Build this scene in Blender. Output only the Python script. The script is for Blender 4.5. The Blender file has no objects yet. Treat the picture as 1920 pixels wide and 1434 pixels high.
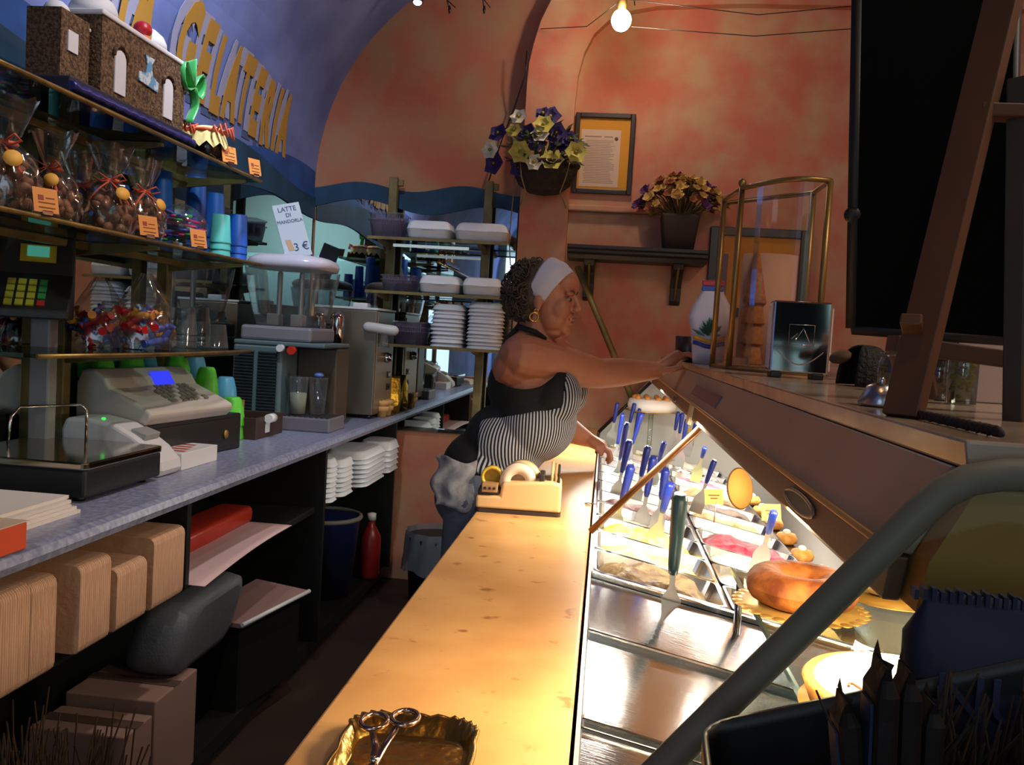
import bpy, bmesh, math, random
from mathutils import Vector, Matrix, Euler, noise as mnoise
random.seed(7)
PI = math.pi
sc = bpy.context.scene
COL = sc.collection

# ------------------------------------------------------------------ camera
FPX, CXP, CYP, HC = 1620.0, 960.0, 717.0, 1.42
_dY = Vector((1137 - CXP, 638 - CYP, FPX)).normalized()
_t = math.radians(3.8)
_d0 = Vector((-math.sin(_t), math.cos(_t), 0))
_dn = (_d0 - _dY * _d0.dot(_dY)).normalized()
_dX = _dn.cross(_dY)
RC = Matrix((_dX, _dY, -_dn))            # rows: world axes in camera (x right, y down, z forward)

def at(px, py, x=None, y=None, z=None):
    """world point on the plane x=, y= or z= along the photograph's ray (used to survey the room)"""
    d = RC @ Vector((px - CXP, py - CYP, FPX))
    t = x / d.x if x is not None else y / d.y if y is not None else (z - HC) / d.z
    p = d * t
    return Vector((p.x, p.y, p.z + HC))

cam = bpy.data.cameras.new('camera')
cam_o = bpy.data.objects.new('camera', cam)
COL.objects.link(cam_o)
cam.sensor_fit = 'HORIZONTAL'
cam.sensor_width = 36.0
cam.lens = 36.0 * FPX / 1920.0
cam.clip_start = 0.02
_r = RC @ Vector((1, 0, 0)); _u = RC @ Vector((0, -1, 0)); _b = RC @ Vector((0, 0, -1))
cam_o.matrix_world = Matrix(((_r.x, _u.x, _b.x, 0), (_r.y, _u.y, _b.y, 0), (_r.z, _u.z, _b.z, HC), (0, 0, 0, 1)))
sc.camera = cam_o

# ------------------------------------------------------------------ view, world, lights
sc.view_settings.view_transform = 'Standard'
sc.view_settings.look = 'None'
sc.view_settings.gamma = 1.0
sc.view_settings.use_curve_mapping = False
sc.view_settings.exposure = 0.0
try:
    sc.cycles.max_bounces = 10
    sc.cycles.transparent_max_bounces = 24
    sc.cycles.glossy_bounces = 5
    sc.cycles.sample_clamp_indirect = 4.0
    sc.cycles.caustics_reflective = False
    sc.cycles.caustics_refractive = False
except Exception:
    pass
w = bpy.data.worlds.new('world'); sc.world = w; w.use_nodes = True
w.node_tree.nodes['Background'].inputs[0].default_value = (0.5, 0.6, 0.75, 1)
w.node_tree.nodes['Background'].inputs[1].default_value = 0.12

def lamp(name, kind, loc, energy, col, target=None, **kw):
    l = bpy.data.lights.new(name, kind)
    l.energy = energy; l.color = col
    for k, v in kw.items():
        setattr(l, k, v)
    o = bpy.data.objects.new(name, l); COL.objects.link(o)
    o.location = loc
    if target is not None:
        o.rotation_euler = (Vector(target) - Vector(loc)).to_track_quat('-Z', 'Y').to_euler()
    return o

# daylight through the shop door behind the photographer
lamp('door_daylight', 'AREA', (-0.9, -3.3, 1.7), 26, (0.62, 0.80, 1.0), (-0.95, 3.5, 1.5), shape='RECTANGLE', size=1.3, size_y=2.2)
# strip lamps under the canopy of the display case
lamp('case_strip_near', 'AREA', (0.56, 1.05, 1.215), 42, (1.0, 0.75, 0.45), (0.52, 1.05, 0.0), shape='RECTANGLE', size=0.12, size_y=0.9)
lamp('case_strip_mid', 'AREA', (0.56, 2.15, 1.215), 30, (1.0, 0.88, 0.68), (0.50, 2.15, 0.0), shape='RECTANGLE', size=0.12, size_y=1.1)
lamp('case_strip_far', 'AREA', (0.56, 3.6, 1.215), 34, (1.0, 0.93, 0.80), (0.50, 3.6, 0.0), shape='RECTANGLE', size=0.12, size_y=1.6)
lamp('right_wall_fill', 'AREA', (1.7, 1.2, 3.35), 55, (1.0, 0.86, 0.7), (2.6, 1.6, 1.5), shape='RECTANGLE', size=.3, size_y=1.5)  # added fill on the unseen right wall, brightens what the mirrors show
# ceiling spots and added fill lights
lamp('ceiling_spot_wall', 'SPOT', (-0.9, 2.4, 3.2), 105, (0.80, 0.88, 1.0), (-1.6, 3.2, 2.3), spot_size=1.5, spot_blend=0.8, shadow_soft_size=0.06)
lamp('cabinet_fill', 'AREA', (1.2, -2.0, 3.3), 70, (0.78, 0.92, 1.0), (1.1, -3.3, 1.2), shape='RECTANGLE', size=.8, size_y=.8)  # added fill on the mint cabinets so their reflection reads bright
lamp('front_fill', 'SPOT', (-0.75, -0.3, 3.2), 36, (1.0, 0.82, 0.66), (-1.25, 2.1, 0.8), spot_size=0.85, spot_blend=0.9, shadow_soft_size=0.05)  # added fill light for the left cupboards, out of view
lamp('ceiling_spot_shelf', 'SPOT', (-0.30, 2.0, 3.25), 85, (1.0, 0.93, 0.86), (-1.45, 2.35, 1.6), spot_size=1.15, spot_blend=0.9, shadow_soft_size=0.05)
lamp('ceiling_spot_counter', 'SPOT', (0.15, 0.5, 3.0), 10, (1.0, 0.55, 0.22), (-0.15, 1.3, 0.95), spot_size=0.9, spot_blend=0.9, shadow_soft_size=0.05)

# ------------------------------------------------------------------ materials
def lin(c):
    return tuple((v / 12.92 if v <= 0.04045 else ((v + 0.055) / 1.055) ** 2.4) for v in c)
def rgb(r, g, b):
    return lin((r / 255, g / 255, b / 255)) + (1.0,)

_MC = {}
def mat(name, col=(128, 128, 128), rough=0.5, metal=0.0, col2=None, scale=8.0, detail=4.0, lo=0.35, hi=0.65,
        bump=0.0, bscale=None, spec=0.5, emit=0.0, coat=0.0, stretch=None, alpha=1.0, trans=0.0, sheen=0.0, sss=0.0):
    if name in _MC:
        return _MC[name]
    m = bpy.data.materials.new(name); m.use_nodes = True
    nt = m.node_tree; b = nt.nodes['Principled BSDF']
    b.inputs['Base Color'].default_value = rgb(*col)
    b.inputs['Roughness'].default_value = rough
    b.inputs['Metallic'].default_value = metal
    b.inputs['Specular IOR Level'].default_value = spec
    b.inputs['Coat Weight'].default_value = coat
    b.inputs['Alpha'].default_value = alpha
    b.inputs['Transmission Weight'].default_value = trans
    b.inputs['Sheen Weight'].default_value = sheen
    b.inputs['Subsurface Weight'].default_value = sss
    if sss:
        b.inputs['Subsurface Radius'].default_value = (0.012, 0.005, 0.003)
    if emit:
        b.inputs['Emission Color'].default_value = rgb(*col)
        b.inputs['Emission Strength'].default_value = emit
    if col2 is not None or bump:
        tc = nt.nodes.new('ShaderNodeTexCoord')
        mp = nt.nodes.new('ShaderNodeMapping')
        nt.links.new(tc.outputs['Object'], mp.inputs['Vector'])
        if stretch:
            mp.inputs['Scale'].default_value = stretch
    if col2 is not None:
        n = nt.nodes.new('ShaderNodeTexNoise')
        n.inputs['Scale'].default_value = scale; n.inputs['Detail'].default_value = detail
        nt.links.new(mp.outputs[0], n.inputs['Vector'])
        r = nt.nodes.new('ShaderNodeValToRGB')
        r.color_ramp.elements[0].position = lo; r.color_ramp.elements[0].color = rgb(*col)
        r.color_ramp.elements[1].position = hi; r.color_ramp.elements[1].color = rgb(*col2)
        nt.links.new(n.outputs[0], r.inputs[0])
        nt.links.new(r.outputs[0], b.inputs['Base Color'])
    if bump:
        n2 = nt.nodes.new('ShaderNodeTexNoise')
        n2.inputs['Scale'].default_value = bscale or scale * 4; n2.inputs['Detail'].default_value = 3
        nt.links.new(mp.outputs[0], n2.inputs['Vector'])
        bp = nt.nodes.new('ShaderNodeBump'); bp.inputs['Strength'].default_value = bump; bp.inputs['Distance'].default_value = 0.01
        nt.links.new(n2.outputs[0], bp.inputs['Height'])
        nt.links.new(bp.outputs[0], b.inputs['Normal'])
    _MC[name] = m
    return m

def glass(name, tint=(240, 248, 245), refl=0.06, rough=0.03, frost=0.0, frostcol=(220, 225, 225), fres=0.55):
    """thin clear sheet: transparent + fresnel gloss, optionally hazy"""
    if name in _MC:
        return _MC[name]
    m = bpy.data.materials.new(name); m.use_nodes = True
    nt = m.node_tree; nt.nodes.clear()
    out = nt.nodes.new('ShaderNodeOutputMaterial')
    tr = nt.nodes.new('ShaderNodeBsdfTransparent'); tr.inputs[0].default_value = rgb(*tint)
    gl = nt.nodes.new('ShaderNodeBsdfGlossy'); gl.inputs['Roughness'].default_value = rough
    lw = nt.nodes.new('ShaderNodeLayerWeight'); lw.inputs[0].default_value = 0.25
    mm = nt.nodes.new('ShaderNodeMath'); mm.operation = 'MULTIPLY_ADD'
    mm.inputs[1].default_value = fres; mm.inputs[2].default_value = refl; mm.use_clamp = True
    nt.links.new(lw.outputs['Fresnel'], mm.inputs[0])
    mx = nt.nodes.new('ShaderNodeMixShader')
    nt.links.new(mm.outputs[0], mx.inputs[0]); nt.links.new(tr.outputs[0], mx.inputs[1]); nt.links.new(gl.outputs[0], mx.inputs[2])
    last = mx
    if frost:
        df = nt.nodes.new('ShaderNodeBsdfDiffuse'); df.inputs[0].default_value = rgb(*frostcol)
        m2 = nt.nodes.new('ShaderNodeMixShader'); m2.inputs[0].default_value = frost
        nt.links.new(mx.outputs[0], m2.inputs[1]); nt.links.new(df.outputs[0], m2.inputs[2])
        last = m2
    nt.links.new(last.outputs[0], out.inputs[0])
    _MC[name] = m
    return m

# ------------------------------------------------------------------ mesh helpers
class MB:
    def __init__(s):
        s.v = []; s.f = []; s.sm = []
    def add(s, vs, fs, smooth=False, M=None):
        n = len(s.v)
        s.v += [tuple(M @ Vector(p)) if M is not None else tuple(p) for p in vs]
        s.f += [tuple(i + n for i in f) for f in fs]
        s.sm += [smooth] * len(fs)
        return s
    def box(s, c, d, rz=0.0, M=None):
        hx, hy, hz = d[0] / 2, d[1] / 2, d[2] / 2
        T = Matrix.Translation(c) @ Matrix.Rotation(rz, 4, 'Z')
        if M is not None: T = M @ T
        vs = [(-hx, -hy, -hz), (hx, -hy, -hz), (hx, hy, -hz), (-hx, hy, -hz), (-hx, -hy, hz), (hx, -hy, hz), (hx, hy, hz), (-hx, hy, hz)]
        return s.add(vs, [(0, 3, 2, 1), (4, 5, 6, 7), (0, 1, 5, 4), (1, 2, 6, 5), (2, 3, 7, 6), (3, 0, 4, 7)], False, T)
    def bb(s, x0, x1, y0, y1, z0, z1, M=None):
        return s.box(((x0 + x1) / 2, (y0 + y1) / 2, (z0 + z1) / 2), (abs(x1 - x0), abs(y1 - y0), abs(z1 - z0)), 0, M)
    def prism(s, poly, a, b, axis='y', M=None, smooth=False):
        """poly in (u,v): axis y -> (x,z), axis x -> (y,z), axis z -> (x,y); extruded a..b"""
        n = len(poly)
        f = {'y': lambda u, v, t: (u, t, v), 'x': lambda u, v, t: (t, u, v), 'z': lambda u, v, t: (u, v, t)}[axis]
        vs = [f(u, v, a) for u, v in poly] + [f(u, v, b) for u, v in poly]
        s.add(vs, [tuple(range(n)), tuple(range(2 * n - 1, n - 1, -1))] + [((i + 1) % n, i, n + i, n + (i + 1) % n) for i in range(n)], smooth, M)
        return s
    def tube(s, path, r, n=8, closed=False, caps=True, M=None, flat=None):
        P = [Vector(p) for p in path]; k = len(P)
        R = r if isinstance(r, (list, tuple)) else [r] * k
        vs = []; up = None
        for i in range(k):
            if closed:
                t = (P[(i + 1) % k] - P[i - 1]).normalized()
            else:
                t = (P[min(i + 1, k - 1)] - P[max(i - 1, 0)]).normalized()
            if up is None:
                up = Vector((0, 0, 1)) if abs(t.z) < 0.9 else Vector((1, 0, 0))
            up = (up - t * up.dot(t))
            up = up.normalized() if up.length > 1e-6 else t.orthogonal().normalized()
            sd = t.cross(up)
            for j in range(n):
                a = 2 * PI * j / n
                q = sd * math.cos(a) * R[i] + up * math.sin(a) * R[i] * (flat or 1.0)
                vs.append(P[i] + q)
        fs = []
        for i in range(k if closed else k - 1):
            i2 = (i + 1) % k
            for j in range(n):
                j2 = (j + 1) % n
                fs.append((i * n + j, i * n + j2, i2 * n + j2, i2 * n + j))
        s.add(vs, fs, True, M)
        if caps and not closed:
            b = len(s.v) - len(vs)
            s.f += [tuple(b + j for j in range(n - 1, -1, -1)), tuple(b + (k - 1) * n + j for j in range(n))]; s.sm += [False, False]
        return s
    def lathe(s, prof, n=24, M=None, smooth=True, sx=1.0, sy=1.0):
        vs = []; fs = []; k = len(prof)
        for r, z in prof:
            for j in range(n):
                a = 2 * PI * j / n
                vs.append((r * math.cos(a) * sx, r * math.sin(a) * sy, z))
        for i in range(k - 1):
            for j in range(n):
                j2 = (j + 1) % n
                fs.append((i * n + j, i * n + j2, (i + 1) * n + j2, (i + 1) * n + j))
        fs2 = []
        if prof[0][0] > 1e-5: fs2.append(tuple(range(n - 1, -1, -1)))
        if prof[-1][0] > 1e-5: fs2.append(tuple((k - 1) * n + j for j in range(n)))
        b = len(s.v)
        s.add(vs, fs, smooth, M)
        s.f += [tuple(i + b for i in f) for f in fs2]; s.sm += [False] * len(fs2)
        return s
    def ell(s, c, r, n=14, m=8, M=None, R=None):
        T = Matrix.Translation(c)
        if R is not None: T = T @ R
        if M is not None: T = M @ T
        vs = [(0, 0, -r[2])]; fs = []
        for i in range(1, m):
            t = -PI / 2 + PI * i / m
            for j in range(n):
                a = 2 * PI * j / n
                vs.append((r[0] * math.cos(t) * math.cos(a), r[1] * math.cos(t) * math.sin(a), r[2] * math.sin(t)))
        vs.append((0, 0, r[2])); L = len(vs) - 1
        for j in range(n):
            j2 = (j + 1) % n
            fs.append((0, 1 + j2, 1 + j)); fs.append((L, L - n + j, L - n + j2))
            for i in range(m - 2):
                a = 1 + i * n
                fs.append((a + j, a + j2, a + n + j2, a + n + j))
        return s.add(vs, fs, True, T)
    def cap(s, a, b, ra, rb, n=12):
        """closed tapered capsule"""
        a = Vector(a); b = Vector(b); d = b - a; L = d.length
        Q = d.to_track_quat('Z', 'Y').to_matrix().to_4x4()
        T = Matrix.Translation(a) @ Q
        prof = [(0, -ra)] + [(ra * math.cos(t), ra * math.sin(t)) for t in (-1.05, -0.5, 0)] + [(rb * math.cos(t), L + rb * math.sin(t)) for t in (0, 0.5, 1.05)] + [(0, L + rb)]
        prof = [(max(r, 1e-6), z) for r, z in prof]
        prof[0] = (1e-6, prof[0][1]); prof[-1] = (1e-6, prof[-1][1])
        return s.lathe(prof, n, T)
    def torus(s, R, r, n=24, m=8, M=None):
        return s.tube([(R * math.cos(2 * PI * i / n), R * math.sin(2 * PI * i / n), 0) for i in range(n)], r, m, closed=True, M=M)
    def grid(s, nu, nv, fn, smooth=True, M=None):
        vs = [fn(i / nu, j / nv) for i in range(nu + 1) for j in range(nv + 1)]
        fs = [(i * (nv + 1) + j, (i + 1) * (nv + 1) + j, (i + 1) * (nv + 1) + j + 1, i * (nv + 1) + j + 1) for i in range(nu) for j in range(nv)]
        return s.add(vs, fs, smooth, M)
    def mesh(s, name):
        me = bpy.data.meshes.new(name)
        me.from_pydata(s.v, [], s.f); me.update()
        me.polygons.foreach_set('use_smooth', s.sm)
        return me
    def build(s, name, m, parent=None, loc=None, bevel=0.0, bseg=2, solid=0.0, recalc=True):
        me = s.mesh(name)
        if recalc:
            bm = bmesh.new(); bm.from_mesh(me); bmesh.ops.recalc_face_normals(bm, faces=bm.faces); bm.to_mesh(me); bm.free()
        me.materials.append(m)
        o = bpy.data.objects.new(name, me); COL.objects.link(o)
        if parent is not None: o.parent = parent
        if loc is not None: o.location = loc
        if solid:
            md = o.modifiers.new('s', 'SOLIDIFY'); md.thickness = solid; md.offset = 0
        if bevel:
            md = o.modifiers.new('b', 'BEVEL'); md.width = bevel; md.segments = bseg; md.limit_method = 'ANGLE'; md.angle_limit = math.radians(40)
            md.harden_normals = False
        return o

def tag(o, label=None, cat=None, group=None, kind=None):
    if label: o['label'] = label
    if cat: o['category'] = cat
    if group: o['group'] = group
    if kind: o['kind'] = kind
    return o
def thing(name, label, cat, loc=(0, 0, 0), rz=0.0, group=None):
    o = bpy.data.objects.new(name, None); COL.objects.link(o)
    o.empty_display_size = 0.05
    o.location = loc; o.rotation_euler = (0, 0, rz)
    return tag(o, label, cat, group)
def dup(root, loc=None, rz=None, label=None, group=None, scale=None):
    r = root.copy(); COL.objects.link(r)
    if loc is not None: r.location = loc
    if rz is not None: r.rotation_euler = (0, 0, rz)
    if scale is not None: r.scale = scale if not isinstance(scale, (int, float)) else (scale,) * 3
    if label: r['label'] = label
    if group: r['group'] = group
    for ch in [c for c in ALLCH(root)]:
        c = ch.copy(); COL.objects.link(c); c.parent = r
        for g in ALLCH(ch):
            d = g.copy(); COL.objects.link(d); d.parent = c
    return r
def ALLCH(o):
    return [c for c in COL.objects if c.parent == o]
def text_mesh(body, size, depth=0.001, align='CENTER', bold=0.0):
    cu = bpy.data.curves.new('lettering', 'FONT')
    cu.body = body; cu.size = size; cu.extrude = depth; cu.align_x = align; cu.align_y = 'CENTER'
    cu.resolution_u = 3; cu.offset = bold
    o = bpy.data.objects.new('lettering', cu); COL.objects.link(o)
    dg = bpy.context.evaluated_depsgraph_get(); dg.update()
    me = bpy.data.meshes.new_from_object(o.evaluated_get(dg))
    bpy.data.objects.remove(o); bpy.data.curves.remove(cu)
    return me
def text_obj(name, body, size, m, parent=None, M=None, depth=0.001, align='CENTER'):
    me = text_mesh(body, size, depth, align)
    if M is not None: me.transform(M)
    me.materials.clear(); me.materials.append(m)
    o = bpy.data.objects.new(name, me); COL.objects.link(o)
    if parent is not None: o.parent = parent
    return o
def rrect(w, d, r, n=5):
    """rounded rectangle outline centred on 0"""
    out = []
    for cx, cy, a0 in ((w / 2 - r, d / 2 - r, 0), (-w / 2 + r, d / 2 - r, PI / 2), (-w / 2 + r, -d / 2 + r, PI), (w / 2 - r, -d / 2 + r, 1.5 * PI)):
        for i in range(n + 1):
            a = a0 + PI / 2 * i / n
            out.append((cx + r * math.cos(a), cy + r * math.sin(a)))
    return out
def loft(mb, rings, smooth=True, cap0=True, cap1=True, M=None):
    """rings: list of equal-length 3D loops"""
    n = len(rings[0]); vs = [p for r in rings for p in r]; fs = []
    for i in range(len(rings) - 1):
        for j in range(n):
            j2 = (j + 1) % n
            fs.append((i * n + j, i * n + j2, (i + 1) * n + j2, (i + 1) * n + j))
    mb.add(vs, fs, smooth, M)
    b = len(mb.v) - len(vs)
    if cap0: mb.f.append(tuple(b + j for j in range(n - 1, -1, -1))); mb.sm.append(False)
    if cap1: mb.f.append(tuple(b + (len(rings) - 1) * n + j for j in range(n))); mb.sm.append(False)
    return mb
def rot(ax, a): return Matrix.Rotation(a, 4, ax)
def trn(x, y, z): return Matrix.Translation((x, y, z))
ORDT = ['topmost', 'second from top', 'third from top', 'fourth from top', 'fifth from top', 'sixth from top', 'seventh from top', 'eighth from top', 'ninth from top', 'tenth from top', 'eleventh from top', 'twelfth from top', 'thirteenth from top', 'fourteenth from top']
ORDN = ['first', 'second', 'third', 'fourth', 'fifth', 'sixth', 'seventh', 'eighth', 'ninth', 'tenth', 'eleventh', 'twelfth', 'thirteenth', 'fourteenth', 'fifteenth', 'sixteenth']

# shared materials
BRASS = mat('aged_brass', (168, 138, 76), 0.42, 0.8, col2=(122, 100, 56), scale=14)
OLIVE = mat('olive_bronze_paint', (140, 122, 72), 0.5, 0.25, col2=(104, 92, 54), scale=9)
CHROME = mat('chrome', (215, 215, 218), 0.08, 1.0)
STEEL = mat('brushed_steel', (176, 176, 178), 0.28, 1.0, bump=0.05, bscale=60, stretch=(1, 12, 1))
STEELW = mat('satin_steel', (196, 198, 200), 0.36, 0.9)
FOAM = mat('white_foam', (226, 230, 236), 0.7, bump=0.05, bscale=260)
BLACKP = mat('black_plastic', (14, 14, 15), 0.4)
BLACKB = mat('black_laminate', (16, 17, 16), 0.5)
DARKW = mat('dark_wood', (36, 26, 18), 0.5, col2=(24, 17, 12), scale=6, stretch=(1, 1, 8))
WHITEP = mat('white_plastic', (222, 222, 224), 0.35)
GREYP = mat('grey_plastic', (150, 148, 148), 0.45)
CLEAR = glass('clear_plastic', (232, 238, 240), 0.08, 0.06, 0.06)
SHELFG = glass('shelf_glass', (196, 214, 206), 0.09, 0.02)
CASEG = glass('case_glass', (238, 244, 242), 0.03, 0.02)
CELLO = glass('cellophane', (248, 248, 248), 0.085, 0.09, 0.02, fres=0.45)
# ================================================================== the room
def struct(name, mb, m, **kw):
    return tag(mb.build(name, m, **kw), kind='structure')
XL, YB = -1.68, 4.75
PLAST = mat('orange_lime_wash', (176, 132, 100), 0.85, col2=(184, 106, 82), scale=5.0, detail=7, lo=0.36, hi=0.66, bump=0.12, bscale=40)
PLAST2 = mat('salmon_lime_wash', (192, 150, 116), 0.8, col2=(196, 110, 88), scale=5.2, detail=8, lo=0.36, hi=0.64, bump=0.12, bscale=34)
BLUEP = mat('blue_vault_plaster', (122, 138, 200), 0.85, col2=(84, 98, 158), scale=2.4, detail=7, lo=0.32, hi=0.7, bump=0.15, bscale=30)
TEALP = mat('deep_teal_paint', (24, 70, 104), 0.7, col2=(16, 52, 78), scale=7)
NAVYP = mat('wave_blue_paint', (34, 84, 160), 0.7, col2=(24, 62, 124), scale=6)
MIRR = mat('mirror_silver', (196, 206, 206), 0.015, 1.0)

struct('floor', MB().bb(XL, 2.7, -3.7, YB + .1, -.08, 0), mat('dark_floor', (52, 34, 26), 0.6, col2=(34, 24, 20), scale=3, bump=.1))
# left wall rising into a blue barrel vault
vc = (-.40, 2.20); vr = 1.28
prof = [(XL, 0.0), (XL, 2.2)] + [(vc[0] + vr * math.cos(PI - a), vc[1] + vr * math.sin(PI - a)) for a in [PI / 2 * i / 18 for i in range(1, 19)]]
outer = [(x - .12 if i < 3 else x, z + (.12 if i > 2 else 0)) for i, (x, z) in enumerate(prof)]
m_ = MB(); m_.prism(prof + outer[::-1], -3.7, YB + .02, 'y')
struct('wall_left', m_, BLUEP)
struct('ceiling', MB().bb(-.42, 2.7, -3.7, YB + .1, 3.48, 3.6), mat('ceiling_plaster', (150, 104, 80), .85))
struct('wall_right', MB().bb(2.6, 2.7, -3.7, YB + .1, 0, 3.6), PLAST)
m_ = MB(); m_.bb(XL, -1.6, -3.7, -3.55, 0, 3.6); m_.bb(-.2, 2.6, -3.7, -3.55, 0, 3.6); m_.bb(-1.6, -.2, -3.7, -3.55, 2.85, 3.6)
struct('wall_front', m_, mat('pale_front_wall', (168, 190, 186), .8))
# back wall: lunette, then a proud pillar that grows into an arch band, then the bay behind the display case
struct('wall_back', MB().bb(XL, -.3, YB, YB + .1, 0, 3.6), PLAST)
pil = [(-.505, 0), (-.508, 2.74), (-.503, 2.86), (-.485, 2.96), (-.455, 3.08), (-.404, 3.195), (-.32, 3.31), (-.2, 3.41), (-.05, 3.48), (.0, 3.6), (2.6, 3.6),
       (2.6, 3.19), (.6, 3.19), (.15, 3.17), (0, 3.14), (-.1, 3.09), (-.17, 3.02), (-.215, 2.92), (-.24, 2.8), (-.248, 2.64), (-.25, 0)]
struct('wall_pillar', MB().prism(pil, 4.64, YB + .02, 'y'), PLAST2)
struct('wall_back_bay', MB().bb(-.3, 2.6, 4.70, YB + .1, 0, 3.6), PLAST2)
# painted sill line of the bay and painted waves over the mirrors
struct('trim_1', MB().bb(-.25, .25, 4.66, 4.70, 2.10, 2.135), PLAST2, bevel=.008)
def wave(f0, f1, u0, u1, n=40):
    us = [u0 + (u1 - u0) * i / n for i in range(n + 1)]
    return [(u, f0(u)) for u in us] + [(u, f1(u)) for u in reversed(us)]
struct('trim_2', MB().prism(wave(lambda x: 2.095 + .032 * math.cos((x + 1.40) * 8.6) - .02 * (x + 1.6), lambda x: 2.195 + .022 * math.cos((x + 1.42) * 10.5), XL + .005, -.51), YB - .014, YB + .02, 'y'), TEALP)
struct('trim_3', MB().prism(wave(lambda y: 2.02 + .02 * math.sin(y * 5), lambda y: 2.16 + .045 * math.sin((y - 3.2) * 3.3), .2, 4.73, 70), XL - .01, XL + .014, 'x'), TEALP)
struct('trim_4', MB().prism(wave(lambda y: 2.10, lambda y: 2.215 + .055 * math.sin((y - 2.0) * 2.7 + 1.2), .2, 4.72, 70), XL - .01, XL + .009, 'x'), NAVYP)
# mirrors
t = thing('wall_mirror', 'large mirror behind the glass shelves on the blue left wall', 'mirror', (XL, 2.5, .95))
MB().bb(.0, .006, -2.2, 2.235, .0, 1.12).build('mirror_glass', MIRR, t)
MB().bb(.0, .02, -2.2, 2.235, -.002, .02).build('lower_trim', OLIVE, t)
t = thing('wall_mirror', 'mirror on the back wall behind the foam boxes and trays', 'mirror', (-1.09, YB, .87))
MB().bb(-.575, .565, -.007, 0, 0, 1.27).build('mirror_glass', MIRR, t)
MB().bb(-.585, .575, -.03, 0, -.018, .0).build('glass_ledge', SHELFG, t)
MB().bb(.565, .58, -.02, .0, -.018, 1.27).build('edge_strip', DARKW, t)

# behind the photographer (seen in the mirrors): pale refrigerated cabinets
MINT = mat('mint_enamel', (170, 208, 204), .4)
for i, (x0, x1, lab) in enumerate(((-.1, .95, 'pale mint shop cabinet by the street door, with dark gap beside it'), (1.15, 2.4, 'pale mint shop cabinet in the corner by the right wall'))):
    t = thing('shop_cabinet', lab, 'cabinet', ((x0 + x1) / 2, -3.2, 0))
    hw = (x1 - x0) / 2
    MB().bb(-hw, hw, -.3, .3, 0, 2.4).build('body', MINT, t, bevel=.01)
    for k in range(3):
        MB().bb(-hw + .03, hw - .03, .3, .33, .1 + k * .77, .82 + k * .77).build('door', MINT, t, bevel=.01)

# ------------------------------------------------------------------ left service counter
STONE = mat('blue_grey_stone', (150, 156, 184), .3, col2=(112, 118, 148), scale=60, detail=6, lo=.35, hi=.65)
t = thing('service_counter', 'long blue grey stone worktop with black open cupboards below on the left', 'counter', (XL, 0, 0))
pr_ = [(0.0, .905), (.575, .905), (.592, .912), (.598, .928), (.592, .944), (.575, .95), (0, .95)]
MB().prism(pr_, .3, YB - .008, 'y').build('worktop', STONE, t)
MB().bb(0.01, .03, .3, 4.7, .04, .9).build('back_panel', BLACKB, t)
MB().bb(0.03, .53, .3, 4.66, .635, .66).build('middle_shelf', BLACKB, t, bevel=.002)
MB().bb(0.03, .53, .3, 4.66, .04, .09).build('plinth', BLACKB, t)
for y in (.4, 2.255, 3.44, 4.64):
    MB().bb(0.03, .565, y, y + .022, .66 if y == 2.255 else .09, .904).build('partition', BLACKB, t, bevel=.002)

# ------------------------------------------------------------------ marble counter
MARB = mat('honey_marble', (206, 158, 100), .3, col2=(186, 136, 80), scale=5.5, detail=9, lo=.38, hi=.64)
nt = MARB.node_tree; b_ = nt.nodes['Principled BSDF']
mu = nt.nodes.new('ShaderNodeTexNoise'); mu.inputs['Scale'].default_value = 26; mu.inputs['Detail'].default_value = 8
rr = nt.nodes.new('ShaderNodeValToRGB'); rr.color_ramp.elements[0].position = .28; rr.color_ramp.elements[0].color = (.55, .42, .3, 1); rr.color_ramp.elements[1].position = .36; rr.color_ramp.elements[1].color = (1, 1, 1, 1)
mxx = nt.nodes.new('ShaderNodeMix'); mxx.data_type = 'RGBA'; mxx.blend_type = 'MULTIPLY'; mxx.inputs[0].default_value = 1
old = b_.inputs['Base Color'].links[0].from_socket
tcn = [n for n in nt.nodes if n.type == 'TEX_COORD'][0]
nt.links.new(tcn.outputs['Object'], mu.inputs['Vector']); nt.links.new(mu.outputs[0], rr.inputs[0])
nt.links.new(old, mxx.inputs[6]); nt.links.new(rr.outputs[0], mxx.inputs[7]); nt.links.new(mxx.outputs[2], b_.inputs['Base Color'])
t = thing('marble_counter', 'long honey coloured marble counter top between the aisle and the gelato case', 'counter', (-.312, 0, 0))
MB().bb(0, .301, .25, 3.59, .922, .95).build('marble_slab', MARB, t, bevel=.004)
MB().bb(0, .295, 3.595, 4.63, .922, .95).build('marble_slab', MARB, t, bevel=.004)
MB().bb(.03, .05, .25, 4.6, .0, .922).build('front_panel', DARKW, t)
MB().bb(.22, .29, .25, 4.6, .89, .922).build('support_rail', STEELW, t)
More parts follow.
